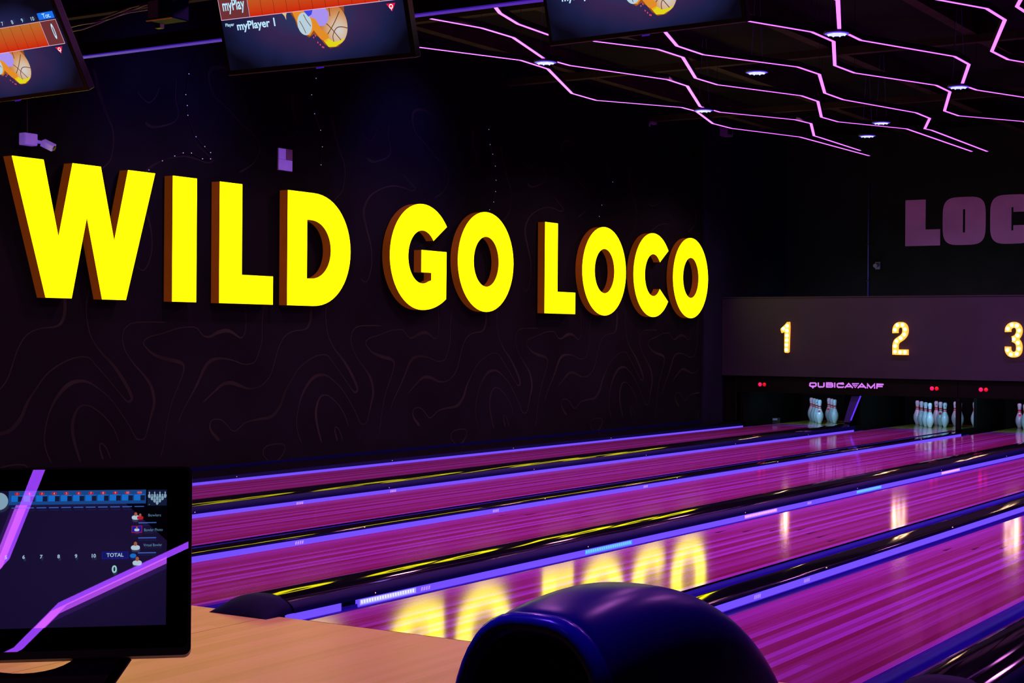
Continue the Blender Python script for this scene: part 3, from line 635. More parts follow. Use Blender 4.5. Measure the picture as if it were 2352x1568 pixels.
# order the outline from the upper right terminal round the left to the lower right one
up = sorted(up, key=lambda p: (math.atan2(p[1] - 3.26, p[0] - x0 - .345) - 0.25) % (2 * PI))
lp = [(x0 + .69, 3.365)] + up + [(x0 + .69, 3.155), (x0 + .363, 3.155), (x0 + .363, 3.075), (x0 + .333, 3.075), (x0 + .333, 3.44), (x0 + .363, 3.44), (x0 + .363, 3.365)]
MB().prism(lp, fn, yv, yw).build('letter', 'mural', mu)
t = thing('wall_conduit', 'thin vertical conduit on the back wall left of the lilac lettering', 'conduit')
MB().tube([(0.34, YB - 0.03, 1.99), (0.34, YB - 0.03, 3.9)], 0.014, 8).build('pipe', 'cable', t, True)
for z in (2.3, 2.9, 3.5): MB().box((0.315, YB - 0.05, z), (0.365, YB, z + 0.02)).build('clip', 'blackmetal', t)
t = thing('security_camera', 'small lilac camera on the back wall beside the conduit', 'camera')
MB().box((0.46, YB - 0.03, 2.50), (0.54, YB, 2.62)).build('mount', 'plate2', t)
MB().tube([(0.50, YB - 0.02, 2.57), (0.52, YB - 0.20, 2.55)], 0.035, 10).build('barrel', 'plate2', t)

# ================================================================ YELLOW SIGN
XF, XBk = -1.03, -1.135
fl_ = lambda a, b, d: (d, a, b)
Z0, Z1 = 1.652, 2.811
def letter(label, loop=None, outer=None, inner=None):
    t = thing('channel_letter', label, 'sign letter', None, 'glowing yellow sign letters')
    if loop:
        MB().prism(loop, fl_, XBk, XF, True, False, False).build('face', 'yellow', t)
        a, b = XBk, XF - 0.001
        MB().prism(loop, fl_, a, b, False, True, True).build('return', 'return', t)
    else:
        MB().ring(outer, inner, fl_, XBk, XF, True, False, False).build('face', 'yellow', t)
        autosmooth(MB().ring(outer, inner, fl_, XBk, XF - 0.001, False, True, True).build('return', 'return', t))
letter('glowing yellow letter W, first in WILD on the patterned wall', [(3.025, Z1), (3.36, Z1), (3.526, 2.172), (3.676, Z1), (3.999, Z1), (4.161, 2.172), (4.321, Z1), (4.656, Z1), (4.306, Z0), (4.022, Z0), (3.842, 2.354), (3.676, Z0), (3.389, Z0)])
letter('glowing yellow letter I of WILD on the patterned wall', [(4.88, Z1), (5.197, Z1), (5.197, Z0), (4.88, Z0)])
def Lshape(y0): return [(y0, Z1), (y0 + .317, Z1), (y0 + .317, 1.932), (y0 + .775, 1.932), (y0 + .775, Z0), (y0, Z0)]
letter('glowing yellow letter L of WILD, before the D', Lshape(5.508))
# D : outer and inner loops with equal counts
zc = (Z0 + Z1) / 2; hh = (Z1 - Z0) / 2
n = 30
outer = [(6.50, Z0), (6.72, Z0)] + [(6.90 + 0.622 * math.cos(a) ** 0.92 if math.cos(a) > 1e-6 else 6.90, zc + hh * math.sin(a)) for a in [-PI / 2 + PI * k / n for k in range(n + 1)]] + [(6.72, Z1), (6.50, Z1)]
inner = [(6.806, 1.93), (6.83, 1.93)] + [(6.86 + 0.332 * math.cos(a) ** 0.92 if math.cos(a) > 1e-6 else 6.86, zc + 0.301 * math.sin(a)) for a in [-PI / 2 + PI * k / n for k in range(n + 1)]] + [(6.83, 2.532), (6.806, 2.532)]
letter('glowing yellow letter D, last in WILD', outer=outer, inner=inner)
OZ, OH, IH = 2.243, 0.598, 0.300
# G
def gc(cy, w):
    return cy
def arcpts(cy, rx, rz, a0, a1, n=40): return [(cy + rx * math.cos(a0 + (a1 - a0) * k / n), OZ + rz * math.sin(a0 + (a1 - a0) * k / n)) for k in range(n + 1)]
cy = 8.83
o_ = arcpts(cy, 0.612, OH, math.radians(38), math.radians(270), 40) + arcpts(cy, 0.756, OH, math.radians(272), math.radians(309), 12)
i_ = arcpts(cy + 0.005, 0.275, IH, math.radians(40), math.radians(360 - 67), 40)
G = o_ + [(9.309, 2.320), (8.812, 2.322), (8.812, 2.071), (9.008, 2.071), (9.008, 1.985)] + i_[::-1]
letter('glowing yellow letter G starting GO', G)
def O(label, c, rx=0.607, ix=0.273): letter(label, outer=ell(c, OZ, rx, OH, 56), inner=ell(c, OZ + 0.003, ix, IH, 56))
O('glowing yellow letter O ending GO', 10.147)
letter('glowing yellow letter L starting the word LOCO', Lshape(11.50))
O('glowing yellow letter O after the L of LOCO', 13.062)
cy = 14.49
o_ = arcpts(cy, 0.60, OH, math.radians(38), math.radians(322), 48); i_ = arcpts(cy + 0.005, 0.262, IH, math.radians(40), math.radians(320), 40)
letter('glowing yellow letter C between the two last O letters', o_ + i_[::-1])
O('glowing yellow letter O, last of the sign', 15.708, 0.592, 0.262)

# wall things
t = thing('junction_box', 'lilac junction box on the wall above the W', 'junction box')
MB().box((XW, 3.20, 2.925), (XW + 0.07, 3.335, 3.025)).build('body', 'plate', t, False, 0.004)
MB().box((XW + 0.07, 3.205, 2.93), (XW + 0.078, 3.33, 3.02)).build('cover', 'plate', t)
MB().tube([(XW + 0.04, 3.25, 3.02), (XW + 0.02, 3.25, 3.9)], 0.008).build('cable', 'blackmetal', t)
t = thing('bullet_camera', 'small tilted lilac camera beside the junction box above the W', 'camera')
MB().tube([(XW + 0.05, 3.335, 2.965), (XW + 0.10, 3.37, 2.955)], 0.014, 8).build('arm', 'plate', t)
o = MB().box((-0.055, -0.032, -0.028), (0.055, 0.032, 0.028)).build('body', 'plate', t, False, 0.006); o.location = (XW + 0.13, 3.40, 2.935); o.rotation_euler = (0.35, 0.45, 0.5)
o = MB().tube([(0.055, 0, 0), (0.063, 0, 0)], 0.022, 12).build('lens', 'black', t); o.location = (XW + 0.13, 3.40, 2.935); o.rotation_euler = (0.35, 0.45, 0.5)
t = thing('wall_plate', 'square lilac four-part plate on the wall above the D', 'wall plate')
MB().box((XW, 6.475, 3.015), (XW + 0.012, 6.69, 3.24)).build('back', 'plate2', t)
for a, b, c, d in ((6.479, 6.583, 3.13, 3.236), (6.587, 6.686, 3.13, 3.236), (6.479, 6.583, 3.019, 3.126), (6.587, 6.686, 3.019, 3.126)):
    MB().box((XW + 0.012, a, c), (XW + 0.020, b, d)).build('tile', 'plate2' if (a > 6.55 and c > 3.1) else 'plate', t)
t = thing('wall_speaker', 'small dark box high on the far end of the left wall', 'speaker')
MB().box((XW + 0.03, 16.88, 4.50), (XW + 0.15, 17.10, 4.70)).build('body', 'plate2', t); MB().box((XW + 0.15, 16.91, 4.53), (XW + 0.155, 17.07, 4.67)).build('grille', 'black', t)
t = thing('ceiling_bracket', 'small dark bracket high on the left wall under the lights', 'bracket')
MB().box((XW, 14.55, 4.42), (XW + 0.05, 14.70, 4.46)).build('arm', 'plate2', t); MB().box((XW, 14.55, 4.38), (XW + 0.01, 14.58, 4.46)).build('tab', 'plate2', t)
strings = [('thin cord with tiny lights looping above the letters W and I', [(5.29, 4.02), (5.19, 3.8), (5.15, 3.6), (5.17, 3.5), (5.18, 3.41), (5.29, 3.22), (5.41, 3.14), (5.49, 3.09), (5.49, 3.03), (5.38, 3.02), (5.23, 3.06), (5.12, 3.05), (5.01, 3.01), (4.85, 2.95), (4.68, 2.85)]),
           ('thin cord with tiny lights hanging right of the lilac wall plate', [(7.07, 4.15), (7.06, 4.02), (6.99, 3.84), (7.04, 3.65), (7.14, 3.49), (7.17, 3.32), (7.15, 3.13)]),
           ('thin cord with tiny lights hanging above the O of GO', [(10.32, 4.05), (10.34, 3.86), (10.37, 3.68), (10.43, 3.57), (10.49, 3.43), (10.51, 3.26), (10.5, 3.12), (10.46, 2.99), (10.37, 2.89)]),
           ('short thin cord with tiny lights above the first O of LOCO', [(13.51, 3.66), (13.46, 3.49), (13.16, 3.15), (13.09, 2.99)])]
M['fairy'] = mat('fairy_light', (0.8, 0.7, 1), 0.4, emis=(0.6, 0.45, 1.0), estr=0.6)
fb = MB().lathe([(0.0, -0.005), (0.0045, -0.002), (0.0045, 0.002), (0.0, 0.005)], (0, 0, 0), 6).mesh('fairy_bulb', True); fb.materials.append(M['fairy'])
for lb, pts in strings:
    t = thing('light_cord', lb, 'light string', None, 'thin cords with tiny lights')
    MB().tube([(XW + 0.01, a, b) for a, b in pts], 0.003, 5).build('cord', 'blackmetal', t)
    for a, b in pts[1:]:
        o = bpy.data.objects.new('bulb', fb); COL.objects.link(o); o.parent = t; o.location = (XW + 0.016, a, b)

# ================================================================ CEILING LIGHTS
ZL = 3.9; LWD = 0.030
LED = {'a': [(1.21,5.57),(1.65,6.62),(1.62,7.16),(1.05,8.59),(1.03,9.14),(1.59,10.07),(1.6,10.43),(1.32,11.45),(1.33,11.96),(1.73,13.15),(1.77,15.57)],
'b': [(2.05,4.62),(2.19,5.15),(2.19,5.64),(1.89,6.63),(1.9,7.09),(2.32,8.28),(2.31,8.75),(1.8,10.11),(1.8,10.62),(2.29,11.61),(2.33,12.02),(1.93,13.12),(1.93,13.32),(1.88,14.92)],
'c': [(2.7,6.13),(3.0,6.74),(3.01,7.23),(2.6,8.34),(2.61,8.82),(3.06,9.92),(3.06,10.39),(2.64,11.56),(2.66,12.03),(3.15,13.03),(3.15,15.74)],
'd': [(3.42,6.07),(3.22,6.69),(3.23,7.2),(3.71,8.23),(3.73,8.73),(3.34,9.87),(3.34,10.4),(3.69,11.74),(3.68,12.27),(3.34,13.14),(3.37,13.3),(3.33,15.84)],
'e': [(4.2,5.99),(4.47,6.68),(4.47,7.18),(4.04,8.33),(4.05,8.82),(4.49,9.94),(4.48,10.43),(4.01,11.76),(4.03,12.22),(4.54,13.06),(4.54,15.7)],
'f': [(5.05,5.35),(5.11,5.6),(4.7,6.71),(4.69,7.24),(5.14,8.41),(5.13,8.89),(4.72,10.04),(4.75,10.44),(5.12,11.4),(5.12,12.2)],
'g': [(5.45,5.2),(5.77,5.99),(5.98,6.47),(5.98,6.98),(5.5,8.32),(5.51,8.81),(5.95,9.9),(5.95,10.4)],
'h': [(6.55,5.5),(6.28,6.3),(6.2,6.51),(6.2,6.95),(6.55,8.0)],
'i': [(3.05,3.6),(2.85,4.27),(2.65,4.72),(2.54,5.16),(2.51,5.75)],
'j': [(10.15,-7.5),(10.43,-8.02),(10.91,-8.91),(10.955,-9.06),(10.955,-9.6)],
'k': [(11.54,-7.6),(11.54,-8.14),(11.51,-9.16),(11.71,-9.81),(11.71,-10.3)]}
ledlab = {'a': 'lowest and leftmost pink zigzag light line on the black ceiling', 'b': 'second pink zigzag light line from the left wall side',
 'c': 'third pink zigzag light line, its start under the right television', 'd': 'fourth pink zigzag light line, crossing right of the right television',
 'e': 'fifth pink zigzag light line, starting at the right television corner', 'f': 'sixth pink zigzag light line, entering at the top picture edge',
 'g': 'seventh pink zigzag light line in the upper right corner', 'h': 'pink light line cut off by the top right picture corner',
 'i': 'short pink light line between the middle and right televisions', 'j': 'violet light line mirrored at the left of the console screen', 'k': 'violet light line mirrored at the lower right of the console screen'}
XR2 = 12.6
for k, pts in LED.items():
    t = thing('led_light_line', ledlab[k], 'ceiling light', None, 'zigzag LED lines under the ceiling')
    wd_ = 0.055 if k in 'jk' else LWD
    MB().ribbon(pts, wd_, lambda a, b: (a, b, ZL)).build('diffuser', 'led', t)
    mb = MB(); P2 = [Vector(p) for p in pts]; h = wd_ / 2 + 0.004
    for a, b in zip(P2[:-1], P2[1:]):
        d = (b - a).normalized(); nr = Vector((-d.y, d.x)) * h
        mb.quadbox([(*(a - nr), ZL + 0.002), (*(b - nr), ZL + 0.002), (*(b + nr), ZL + 0.002), (*(a + nr), ZL + 0.002), (*(a - nr), ZL + 0.05), (*(b - nr), ZL + 0.05), (*(b + nr), ZL + 0.05), (*(a + nr), ZL + 0.05)])
    mb.build('housing', 'blackmetal', t)
    for p in pts[1:-1:3]: MB().tube([(p[0], p[1], ZL + 0.05), (p[0], p[1], ZC)], 0.002, 4).build('hanger_wire', 'blackmetal', t)
dl = [((1.61, 7.13), 'round violet-white ceiling lamp above the leftmost light line bend'), ((1.52, 10.79), 'round ceiling lamp where two light lines meet above the last sign letter'),
      ((3.11, 8.66), 'round ceiling lamp hanging free between light lines at upper centre right'), ((4.51, 7.15), 'round ceiling lamp near the top edge beside a vertical light segment'),
      ((2.92, 12.79), 'round ceiling lamp hung on wires at the right above the lettering'), ((2.34, 13.91), 'farthest and lowest round ceiling lamp, above the conduit'),
      ((4.54, 10.53), 'round ceiling lamp at the right edge beside a light line bend')]
for (x, y), lb in dl:
    x = 9.506 + (x - 9.506) * 2.52 / 2.60; y = -5.882 + (y + 5.882) * 2.52 / 2.60
    t = thing('round_ceiling_lamp', lb, 'ceiling lamp', (x, y, -0.07), 'round pendant black-light lamps')
    MB().lathe([(0.05, 0.05), (0.10, 0.03), (0.112, 0.0), (0.105, -0.002)], (0, 0, ZL + 0.05), 24).build('housing', 'lensrim', t, True)
    MB().lathe([(0.0, -0.016), (0.05, -0.013), (0.082, -0.008)], (0, 0, ZL + 0.05), 24).build('lens', 'lens', t, True)
    MB().lathe([(0.0821, -0.008), (0.095, -0.004), (0.104, 0.0)], (0, 0, ZL + 0.05), 24).build('lens_ring', 'lensring', t, True)
    for q in range(8):
        a = 2 * PI * q / 8; MB().lathe([(0.0, -0.006), (0.010, 0.0)], (0.07 * math.cos(a), 0.07 * math.sin(a), ZL + 0.038), 6).build('diode', 'decal_white', t)
    for s in (-1, 1): MB().tube([(0.06 * s, 0, ZL + 0.12), (0.02 * s, 0, ZC)], 0.003, 4).build('hanger_wire', 'cable', t)
    lamp('round_lamp_light', 'SPOT', (x, y, ZL - 0.05), 60, (0.30, 0.14, 1.0), 0.10, (x, y, 0), 2.2, 0.7)

# ================================================================ TELEVISION RIG
t = thing('television_rail', 'long dark hanging rail with blue lit lower edge behind the televisions', 'rail')
MB().box((1.2, 0.33, 2.894), (8.8, 0.37, 2.96)).build('lower_bar', 'ceil', t)
MB().box((1.2, 0.325, 2.884), (8.8, 0.375, 2.890)).build('lower_edge', 'bluebar', t)
MB().box((1.2, 0.33, 3.12), (8.8, 0.37, 3.16)).build('upper_bar', 'blackmetal', t)
MB().box((1.2, 0.325, 3.11), (8.8, 0.375, 3.119)).build('upper_edge', 'beam', t)
for x in (1.6, 3.3, 4.95, 6.5, 8.2): MB().box((x - 0.02, 0.335, 2.99), (x + 0.02, 0.365, ZC)).build('upright', 'blackmetal', t)
t = thing('control_box', 'dark violet control box with cables on the rail between televisions', 'box')
MB().box((3.36, 0.20, 3.00), (3.54, 0.325, 3.115)).build('case', 'capside', t, False, 0.006)
MB().box((3.37, 0.195, 3.01), (3.44, 0.20, 3.10)).build('panel', 'cable', t); MB().box((3.36, 0.19, 2.995), (3.54, 0.20, 2.999)).build('foot_strip', 'return', t)
t = thing('cable_bundle', 'loose violet cables running along the rail to the box', 'cable')
for k, dz in enumerate((0.0, 0.012, -0.01)):
    MB().tube([(2.55 + 0.12 * j, 0.27 + 0.004 * k, 3.02 + dz + 0.010 * math.sin(j * 1.3 + k) + 0.0125 * j) for j in range(8)], 0.005, 6).build('cable', 'cable', t, True)

def tv(P, X, U, label, wdt=0.95):
    T = thing('television', label, 'television', mw=frame(P, X, U), group='scoring televisions over the foul line')
    H = 0.545
    MB().box((-wdt, 0, -0.045), (0, H, -0.001)).build('cabinet', 'tv_bezel', T, False, 0.004)
    MB().box((-wdt + 0.3, 0.12, -0.12), (-0.3, H - 0.12, -0.046)).build('wall_mount', 'blackmetal', T)
    MB().tube([(-wdt / 2, H - 0.15, -0.10), (-wdt / 2, H + 0.75, 0.12)], 0.02, 8).build('hanger_pole', 'blackmetal', T)
    s = MB().poly([(-wdt + 0.018, 0.022, 0), (-0.018, 0.022, 0), (-0.018, H - 0.015, 0), (-wdt + 0.018, H - 0.015, 0)]).build('screen', 'tv_screen', T)
    MB().box((-wdt / 2 - 0.015, -0.006, -0.02), (-wdt / 2 + 0.015, 0.0, -0.004)).build('sensor', 'bluebar', T)
    def fp(name, pts, m, z): return MB().poly([(a, b, z) for a, b in pts]).build(name, m, s)
    def rect(name, x0, x1, y0, y1, m, z): return fp(name, [(x0, y0), (x1, y0), (x1, y1), (x0, y1)], m, z)
    # artwork: generic flaming balls
    z = 0.0006
    fp('flame', [(-0.575, 0.24), (-0.553, 0.205), (-0.545, 0.17), (-0.520, 0.140), (-0.495, 0.124), (-0.470, 0.135), (-0.445, 0.12), (-0.425, 0.09), (-0.40, 0.072), (-0.36, 0.075), (-0.32, 0.10), (-0.30, 0.24)], 'tv_fire3', z)
    fp('flame', [(-0.562, 0.24), (-0.547, 0.20), (-0.535, 0.165), (-0.510, 0.137), (-0.488, 0.131), (-0.468, 0.150), (-0.448, 0.150), (-0.430, 0.115), (-0.405, 0.088), (-0.38, 0.10), (-0.36, 0.24)], 'tv_fire', z * 2)
    fp('basketball', [(a, b) for a, b in ell(-0.366, 0.165, 0.069, 0.083, 40)], 'tv_ball', z * 3)
    mb = MB()
    for ln in ([(-0.430, 0.190), (-0.39, 0.165), (-0.34, 0.10)], [(-0.415, 0.115), (-0.365, 0.165), (-0.325, 0.215)], [(-0.375, 0.086), (-0.376, 0.12), (-0.355, 0.148), (-0.33, 0.153), (-0.299, 0.145)], [(-0.372, 0.247), (-0.375, 0.20)]):
        mb.ribbon(smooth_line(ln), 0.0035, lambda a, b: (a, b, z * 4))
    mb.build('seam_line', 'tv_ballline', s)
    fp('flame', [(-0.425, 0.105), (-0.405, 0.078), (-0.37, 0.076), (-0.335, 0.092), (-0.318, 0.108), (-0.345, 0.098), (-0.375, 0.096), (-0.40, 0.112)], 'tv_fire2', z * 5)
    fp('flame', [(-0.468, 0.155), (-0.44, 0.115), (-0.415, 0.098), (-0.40, 0.106), (-0.395, 0.125), (-0.425, 0.150), (-0.445, 0.185), (-0.465, 0.19)], 'tv_fire', z * 5)
    fp('cloth', [(-0.495, 0.24), (-0.472, 0.205), (-0.448, 0.195), (-0.432, 0.165), (-0.405, 0.165), (-0.385, 0.185), (-0.378, 0.215), (-0.395, 0.24)], 'tv_lilac', z * 6)
    fp('cloth', [(-0.505, 0.24), (-0.480, 0.208), (-0.463, 0.215), (-0.450, 0.24)], 'tv_dblue', z * 7)
    fp('baseball', ell(-0.505, 0.181, 0.036, 0.046, 32), 'tv_bball', z * 6)
    mb = MB()
    for ln in ([(-0.527, 0.195), (-0.515, 0.17), (-0.505, 0.143)], [(-0.502, 0.219), (-0.492, 0.195), (-0.475, 0.168)]): mb.ribbon(smooth_line(ln), 0.003, lambda a, b: (a, b, z * 8))
    mb.build('stitching', 'tv_ballline', s)
    fp('spark', [(-0.612, 0.236), (-0.585, 0.236), (-0.592, 0.222), (-0.594, 0.205), (-0.60, 0.222)], 'tv_cream', z * 5)
    mb = MB()
    for a, b in ((-0.472, 0.122), (-0.462, 0.128), (-0.455, 0.100), (-0.445, 0.09), (-0.436, 0.08), (-0.43, 0.078)): mb.poly([(a - 0.003, b, z * 5), (a, b - 0.004, z * 5), (a + 0.003, b, z * 5), (a, b + 0.005, z * 5)])
    mb.build('spark', 'tv_pink', s)
    # score bar
    zb = 0.006
    rect('score_bar', -0.772, -0.126, 0.235, 0.350, 'tv_bar', zb); rect('name_box', -0.926, -0.774, 0.235, 0.350, 'tv_box', zb); rect('total_box', -0.124, -0.024, 0.235, 0.350, 'tv_box', zb)
    for k in range(1, 10): rect('frame_line', -0.772 + 0.0646 * k - 0.0008, -0.772 + 0.0646 * k + 0.0008, 0.236, 0.349, 'tv_div', zb + 0.0006)
    for x0, x1, y0, y1 in ((-0.926, -0.024, 0.2335, 0.236), (-0.926, -0.024, 0.349, 0.3512), (-0.926, -0.9238, 0.234, 0.351), (-0.775, -0.7728, 0.234, 0.351), (-0.1262, -0.124, 0.234, 0.351), (-0.0262, -0.024, 0.234, 0.351)): rect('border_line', x0, x1, y0, y1, 'tv_line', zb + 0.0008)
    rect('total_tab', -0.124, -0.026, 0.357, 0.389, 'tv_blue', zb)
    text('total_text', 'Tot.', 0.030, -0.070, 0.372, zb + 0.001, 'tv_text', s, bold=0.0004)
    for k in range(10): text('frame_number', str(k + 1), 0.026, -0.745 + 0.0646 * k, 0.368, zb, 'tv_text', s)
    text('total_score', '0', 0.10, -0.062, 0.293, zb + 0.001, 'tv_text', s, bold=0.002, xs=0.33)
    text('player_name', 'myPlay', 0.066, -0.850, 0.292, zb + 0.001, 'tv_text', s, bold=0.0012, xs=0.63)
    text('player_word', 'Player', 0.019, -0.890, 0.212, 0.002, 'tv_text', s, bold=0.0003)
    text('player_title', 'myPlayer 1', 0.047, -0.855, 0.201, 0.002, 'tv_text', s, align='LEFT', bold=0.0011)
    fp('logo_triangle', [(-0.098, 0.222), (-0.054, 0.222), (-0.075, 0.190)], 'tv_red', 0.002)
    MB().ring(ell(-0.076, 0.210, 0.0095, 0.0095, 20), ell(-0.076, 0.210, 0.006, 0.006, 20), lambda a, b, d: (a, b, d), 0.0024, 0.0026).build('logo_ring', 'tv_white', s)
    rect('logo_tail', -0.0772, -0.0748, 0.195, 0.208, 'tv_white', 0.0027)
    return T
tv((3.8992, -0.70, 2.471), (0.999, 0.0353, 0.0262), (-0.0056, -0.4888, 0.8724), 'scoring television cut off by the upper left picture corner')
tv((5.7542, -0.70, 2.4606), (0.9983, 0.0585, 0.0048), (0.0122, -0.2857, 0.9582), 'middle scoring television reading myPlayer1 at the top edge')
tv((6.784, 0.20, 2.6529), (0.9999, -0.0041, 0.0144), (-0.015, -0.2763, 0.9609), 'right scoring television, only its dark blue lower part visible')

# ================================================================ CONSOLE
mw = frame((7.6761, -3.9644, 1.1354), (0.728, 0.6856, 0.0), (-0.2026, 0.2151, 0.9553))
T = thing('touch_console', 'black touchscreen console on a round stand at the lower left', 'console', mw=mw)
Wd, Hd = 0.50, 0.302
rc = 0.012
def rrect(x0, x1, y0, y1, r, n=6):
    out = []
    for cx, cy, a in ((x1 - r, y1 - r, 0), (x0 + r, y1 - r, PI / 2), (x0 + r, y0 + r, PI), (x1 - r, y0 + r, 1.5 * PI)):
        out += [(cx + r * math.cos(a + PI / 2 * k / n), cy + r * math.sin(a + PI / 2 * k / n)) for k in range(n + 1)]
    return out
autosmooth(MB().prism(rrect(-Wd, 0, -Hd, 0, rc), lambda a, b, d: (a, b, d), -0.040, -0.0105).build('housing', 'black', T))
autosmooth(MB().ring(rrect(-Wd, 0, -Hd, 0, rc), rrect(-Wd + 0.005, -0.005, -Hd + 0.012, -0.003, rc * 0.8), lambda a, b, d: (a, b, d), -0.0104, 0.0015).build('rim', 'black', T))
MB().poly([(a, b, 0.0) for a, b in rrect(-Wd + 0.005, -0.005, -Hd + 0.012, -0.003, rc * 0.8)]).build('front_glass', 'glass', T)
MB().ring([(-Wd + 0.005, -Hd + 0.012), (-0.005, -Hd + 0.012), (-0.005, -0.003), (-Wd + 0.005, -0.003)], [(-0.462, -0.2535), (-0.039, -0.2535), (-0.039, -0.035), (-0.462, -0.035)], lambda a, b, d: (a, b, d), -0.0062, -0.0060).build('inner_bezel', mat('bezel_mask', (0.002, 0.002, 0.003), 0.9, spec=0.0), T)
lz = lambda a, b: (a, b, -0.0098 - 0.0030 * (a + 0.25) - 0.0032 * (b + 0.14))
SC = MB().poly([lz(-0.462, -0.2535), lz(-0.039, -0.2535), lz(-0.039, -0.035), lz(-0.462, -0.035)]).build('screen', 'lcd', T)
ZS = -0.0091
def rect(name, x0, x1, y0, y1, m, z=ZS): return MB().poly([(x0, y0, z), (x1, y0, z), (x1, y1, z), (x0, y1, z)]).build(name, m, SC)
rect('menu_strip', -0.286, -0.073, -0.058, -0.0355, 'lc_blue')
for k in range(11):
    x = -0.2732 + 0.0190 * k
    rect('frame_tab', x - 0.0085, x + 0.0085, -0.053, -0.043, 'lc_hi', ZS + 0.0002); 
    rect('frame_slot', x + 0.0015, x + 0.0085, -0.053, -0.0445, 'lc_dark', ZS + 0.0004)
    MB().poly([(a, b, ZS + 0.0006) for a, b in ell(x, -0.0405, 0.0042, 0.0026, 14)]).build('number_badge', 'lc_red', SC)
    text('badge_text', str(k + 1) if k < 10 else 'TOT', 0.0048 if k < 10 else 0.0036, x, -0.0405, ZS + 0.0008, 'lc_text', SC)
    rect('dash', x - 0.0075, x + 0.0075, -0.0636, -0.0624, 'lc_dash', ZS + 0.0004)
rect('rack_background', -0.0705, -0.040, -0.062, -0.036, 'lc_dark', ZS + 0.0003)
for r in range(4):
    for c in range(4 - r):
        px = -0.0676 + 0.0083 * c + 0.00415 * r; py = -0.0460 - 0.0038 * r
        MB().poly([(a, b, ZS + 0.0006 + 0.0002 * r) for a, b in ell(px, py, 0.0022, 0.0036, 12) + []]).build('pin_icon', 'lc_pin', SC)
        MB().poly([(a, b, ZS + 0.0006 + 0.0002 * r) for a, b in ell(px, py + 0.0052, 0.0011, 0.0019, 8)]).build('pin_icon_head', 'lc_pin', SC)
rect('status_mark', -0.0685, -0.0665, -0.0605, -0.0595, 'lc_green', ZS + 0.0006)
def person(x, y, s, shirt, z=0.0):
    MB().poly([(a, b, ZS + 0.0008 + z) for a, b in ell(x, y - 0.3 * s, s, 0.55 * s, 18, p=2.6)]).build('menu_icon', shirt, SC)
    MB().poly([(a, b, ZS + 0.0010 + z) for a, b in ell(x, y + 0.55 * s, 0.38 * s, 0.5 * s, 14)]).build('menu_icon_head', 'lc_skin', SC)
person(-0.0885, -0.079, 0.0062, 'lc_shirt'); person(-0.0815, -0.080, 0.0050, 'lc_red', 0.0004)
rect('photo_frame', -0.0945, -0.0782, -0.1052, -0.0945, 'lc_red', ZS + 0.0004); rect('photo_icon', -0.0938, -0.0789, -0.1045, -0.0952, 'lc_tedge', ZS + 0.0006); person(-0.0864, -0.100, 0.0040, 'lc_shirt', 0.0004)
person(-0.0881, -0.1275, 0.0070, 'lc_shirt'); person(-0.0849, -0.1520, 0.0072, 'lc_shirt')
MB().poly([(a, b, ZS + 0.0006) for a, b in ell(-0.0915, -0.1425, 0.0050, 0.0035, 14)]).build('menu_icon', 'lc_hi', SC)
for y in (-0.0895, -0.1139, -0.1380): rect('menu_line', -0.084, -0.0560, y - 0.0008, y + 0.0006, 'lc_dash', ZS + 0.0005)
text('menu_text', 'Bowlers', 0.0062, -0.0590, -0.0777, ZS + 0.0006, 'lc_mtxt', SC); text('menu_text', 'Bowler Photo', 0.0062, -0.0605, -0.1014, ZS + 0.0006, 'lc_mtxt', SC, xs=0.85); text('menu_text', 'Virtual Bowler', 0.0058, -0.0612, -0.1258, ZS + 0.0006, 'lc_mtxt', SC, xs=0.85)
for k in range(10): text('score_number', str(k + 1), 0.0078, -0.3928 + 0.02665 * k, -0.1417, ZS + 0.0006, 'lc_text', SC, bold=0.0002)
rect('total_box', -0.1399, -0.0990, -0.1465, -0.1355, 'lc_tedge', ZS + 0.0003); rect('total_box_fill', -0.1390, -0.0999, -0.1457, -0.1363, 'lc_tot', ZS + 0.0005)
text('total_text', 'TOTAL', 0.0082, -0.1195, -0.1412, ZS + 0.0008, 'lc_text', SC, bold=0.0002); text('total_score', '0', 0.0160, -0.1201, -0.1640, ZS + 0.0006, 'lc_cyan', SC, bold=0.0004)
MB().poly([(a, b, ZS + 0.0004) for a, b in ell(-0.3005, -0.052, 0.014, 0.014, 24)]).build('round_badge', 'lc_pin', SC)
# stand: arched yoke under the display and a foot reaching down
def st(pts, z0, z1, nm, m='black'): return autosmooth(MB().prism(pts, lambda a, b, d: (a, b, d), z0, z1).build(nm, m, T))
arc = [(-0.255 + 0.085 * math.cos(a), -0.285 - 0.036 * math.sin(a)) for a in [PI * k / 16 for k in range(17)]]   # lower lip of the slot
lpth = [(-0.10, -0.290), (-0.143, -0.355), (-0.20, -0.44), (-0.42, -0.44), (-0.42, -0.300), (-0.345, -0.2975)] + [(a, b) for a, b in reversed(arc)] + [(-0.165, -0.2975)]
st(lpth, -0.050, -0.020, 'yoke')
MB().tube([(-0.10, -0.298, -0.036), (-0.19, -0.432, -0.036)], 0.010, 8).build('yoke_edge', 'black', T, True)
post_top = mw @ Vector((-0.31, -0.43, -0.035))
o = MB().tube([(post_top.x, post_top.y, 0.03), (post_top.x, post_top.y, post_top.z)], 0.055, 16).build('post', 'black', None, True)
o.parent = T; o.matrix_parent_inverse = mw.inverted()
o = MB().lathe([(0.22, 0.0), (0.22, 0.02), (0.08, 0.035)], (post_top.x, post_top.y, 0.0), 28).build('foot', 'black', None)
o.parent = T; o.matrix_parent_inverse = mw.inverted()

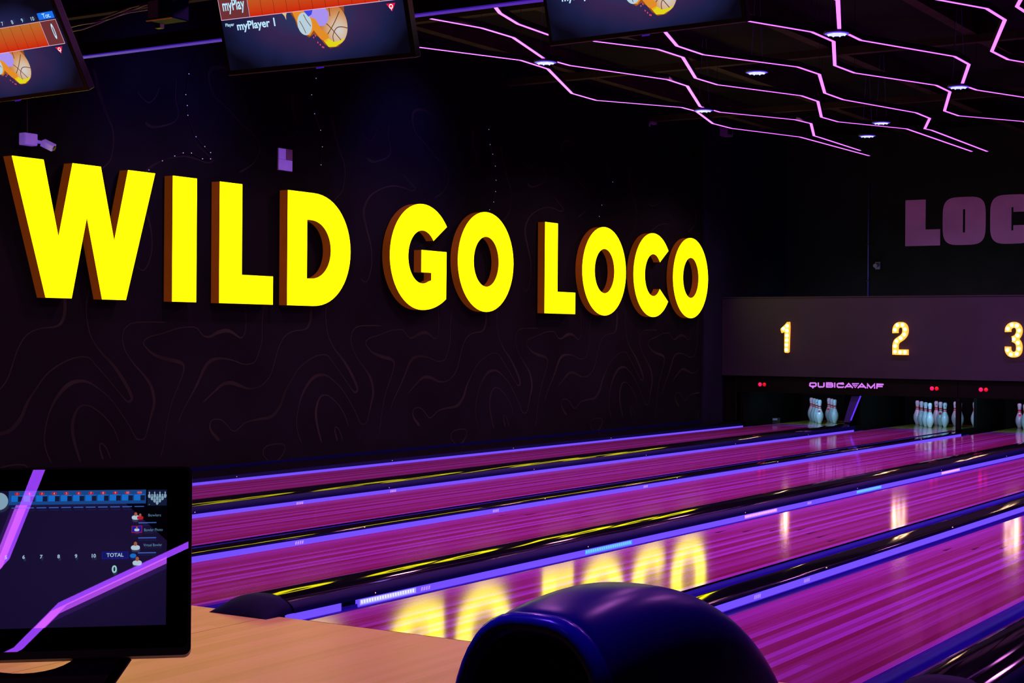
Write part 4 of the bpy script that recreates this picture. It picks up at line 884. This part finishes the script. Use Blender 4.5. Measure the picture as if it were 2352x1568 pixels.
# ================================================================ BALL RETURN
T = thing('ball_return', 'dark glossy domed ball return hood in the bottom foreground', 'ball return', (7.70, -2.98, 0))
secs = [(0.00, 0.225, 0.752), (0.05, 0.232, 0.763), (0.16, 0.238, 0.776), (0.28, 0.240, 0.783), (0.40, 0.240, 0.778), (0.52, 0.236, 0.760), (0.64, 0.228, 0.728), (0.76, 0.216, 0.682), (0.88, 0.200, 0.618), (0.98, 0.182, 0.545), (1.07, 0.160, 0.46), (1.13, 0.135, 0.37), (1.15, 0.12, 0.26)]
ZB = 0.22
def hood_sec(y, hw, zt, n=28, inset=0.0):
    pts = []
    for k in range(n + 1):
        a = PI * k / n; c, s_ = math.cos(a), math.sin(a)
        pts.append(((hw - inset) * math.copysign(abs(c) ** (2 / 2.9), c) + 0.02, y, ZB + (zt - inset - ZB) * abs(s_) ** (2 / 2.9)))
    return pts
def loft(secs, name, m, inset=0.0):
    mb = MB(); n = 29
    for y, hw, zt in secs: mb.v += hood_sec(y, hw, zt, 28, inset)
    for s_ in range(len(secs) - 1):
        for q in range(n - 1): mb.f.append((s_ * n + q, s_ * n + q + 1, (s_ + 1) * n + q + 1, (s_ + 1) * n + q))
    o = mb.build(name, m, T, True); return o
h = loft([(0.036, 0.224, 0.752)] + secs[1:], 'hood', 'hood'); sub = h.modifiers.new('sub', 'SUBSURF'); sub.levels = 1; sub.render_levels = 2
lp = loft([(0.004, 0.188, 0.716), (-0.010, 0.198, 0.728), (-0.014, 0.212, 0.743), (-0.006, 0.222, 0.753), (0.010, 0.229, 0.759), (0.026, 0.229, 0.758), (0.034, 0.221, 0.750)], 'front_lip', 'hoodlip')
inn = loft([(0.004, 0.188, 0.716), (0.06, 0.184, 0.712), (0.30, 0.17, 0.68)], 'mouth', 'hoodin')
mb = MB(); mb.poly(hood_sec(0.20, 0.175, 0.69)); mb.build('mouth_back', 'hoodin', T)
autosmooth(MB().prism(rrect(-0.26, 0.26, -0.55, 1.17, 0.12), lambda a, b, d: (a, b, d), 0.14, ZB + 0.012).build('tray_base', 'black', T))
for s in (-1, 1): MB().tube([(0.24 * s, -0.5, 0.26), (0.24 * s, 0.0, 0.26)], 0.018, 8).build('tray_rail', 'black', T, True)
MB().box((-0.2, -0.45, 0.0), (0.2, 1.0, 0.14)).build('plinth', 'blackmetal', T)
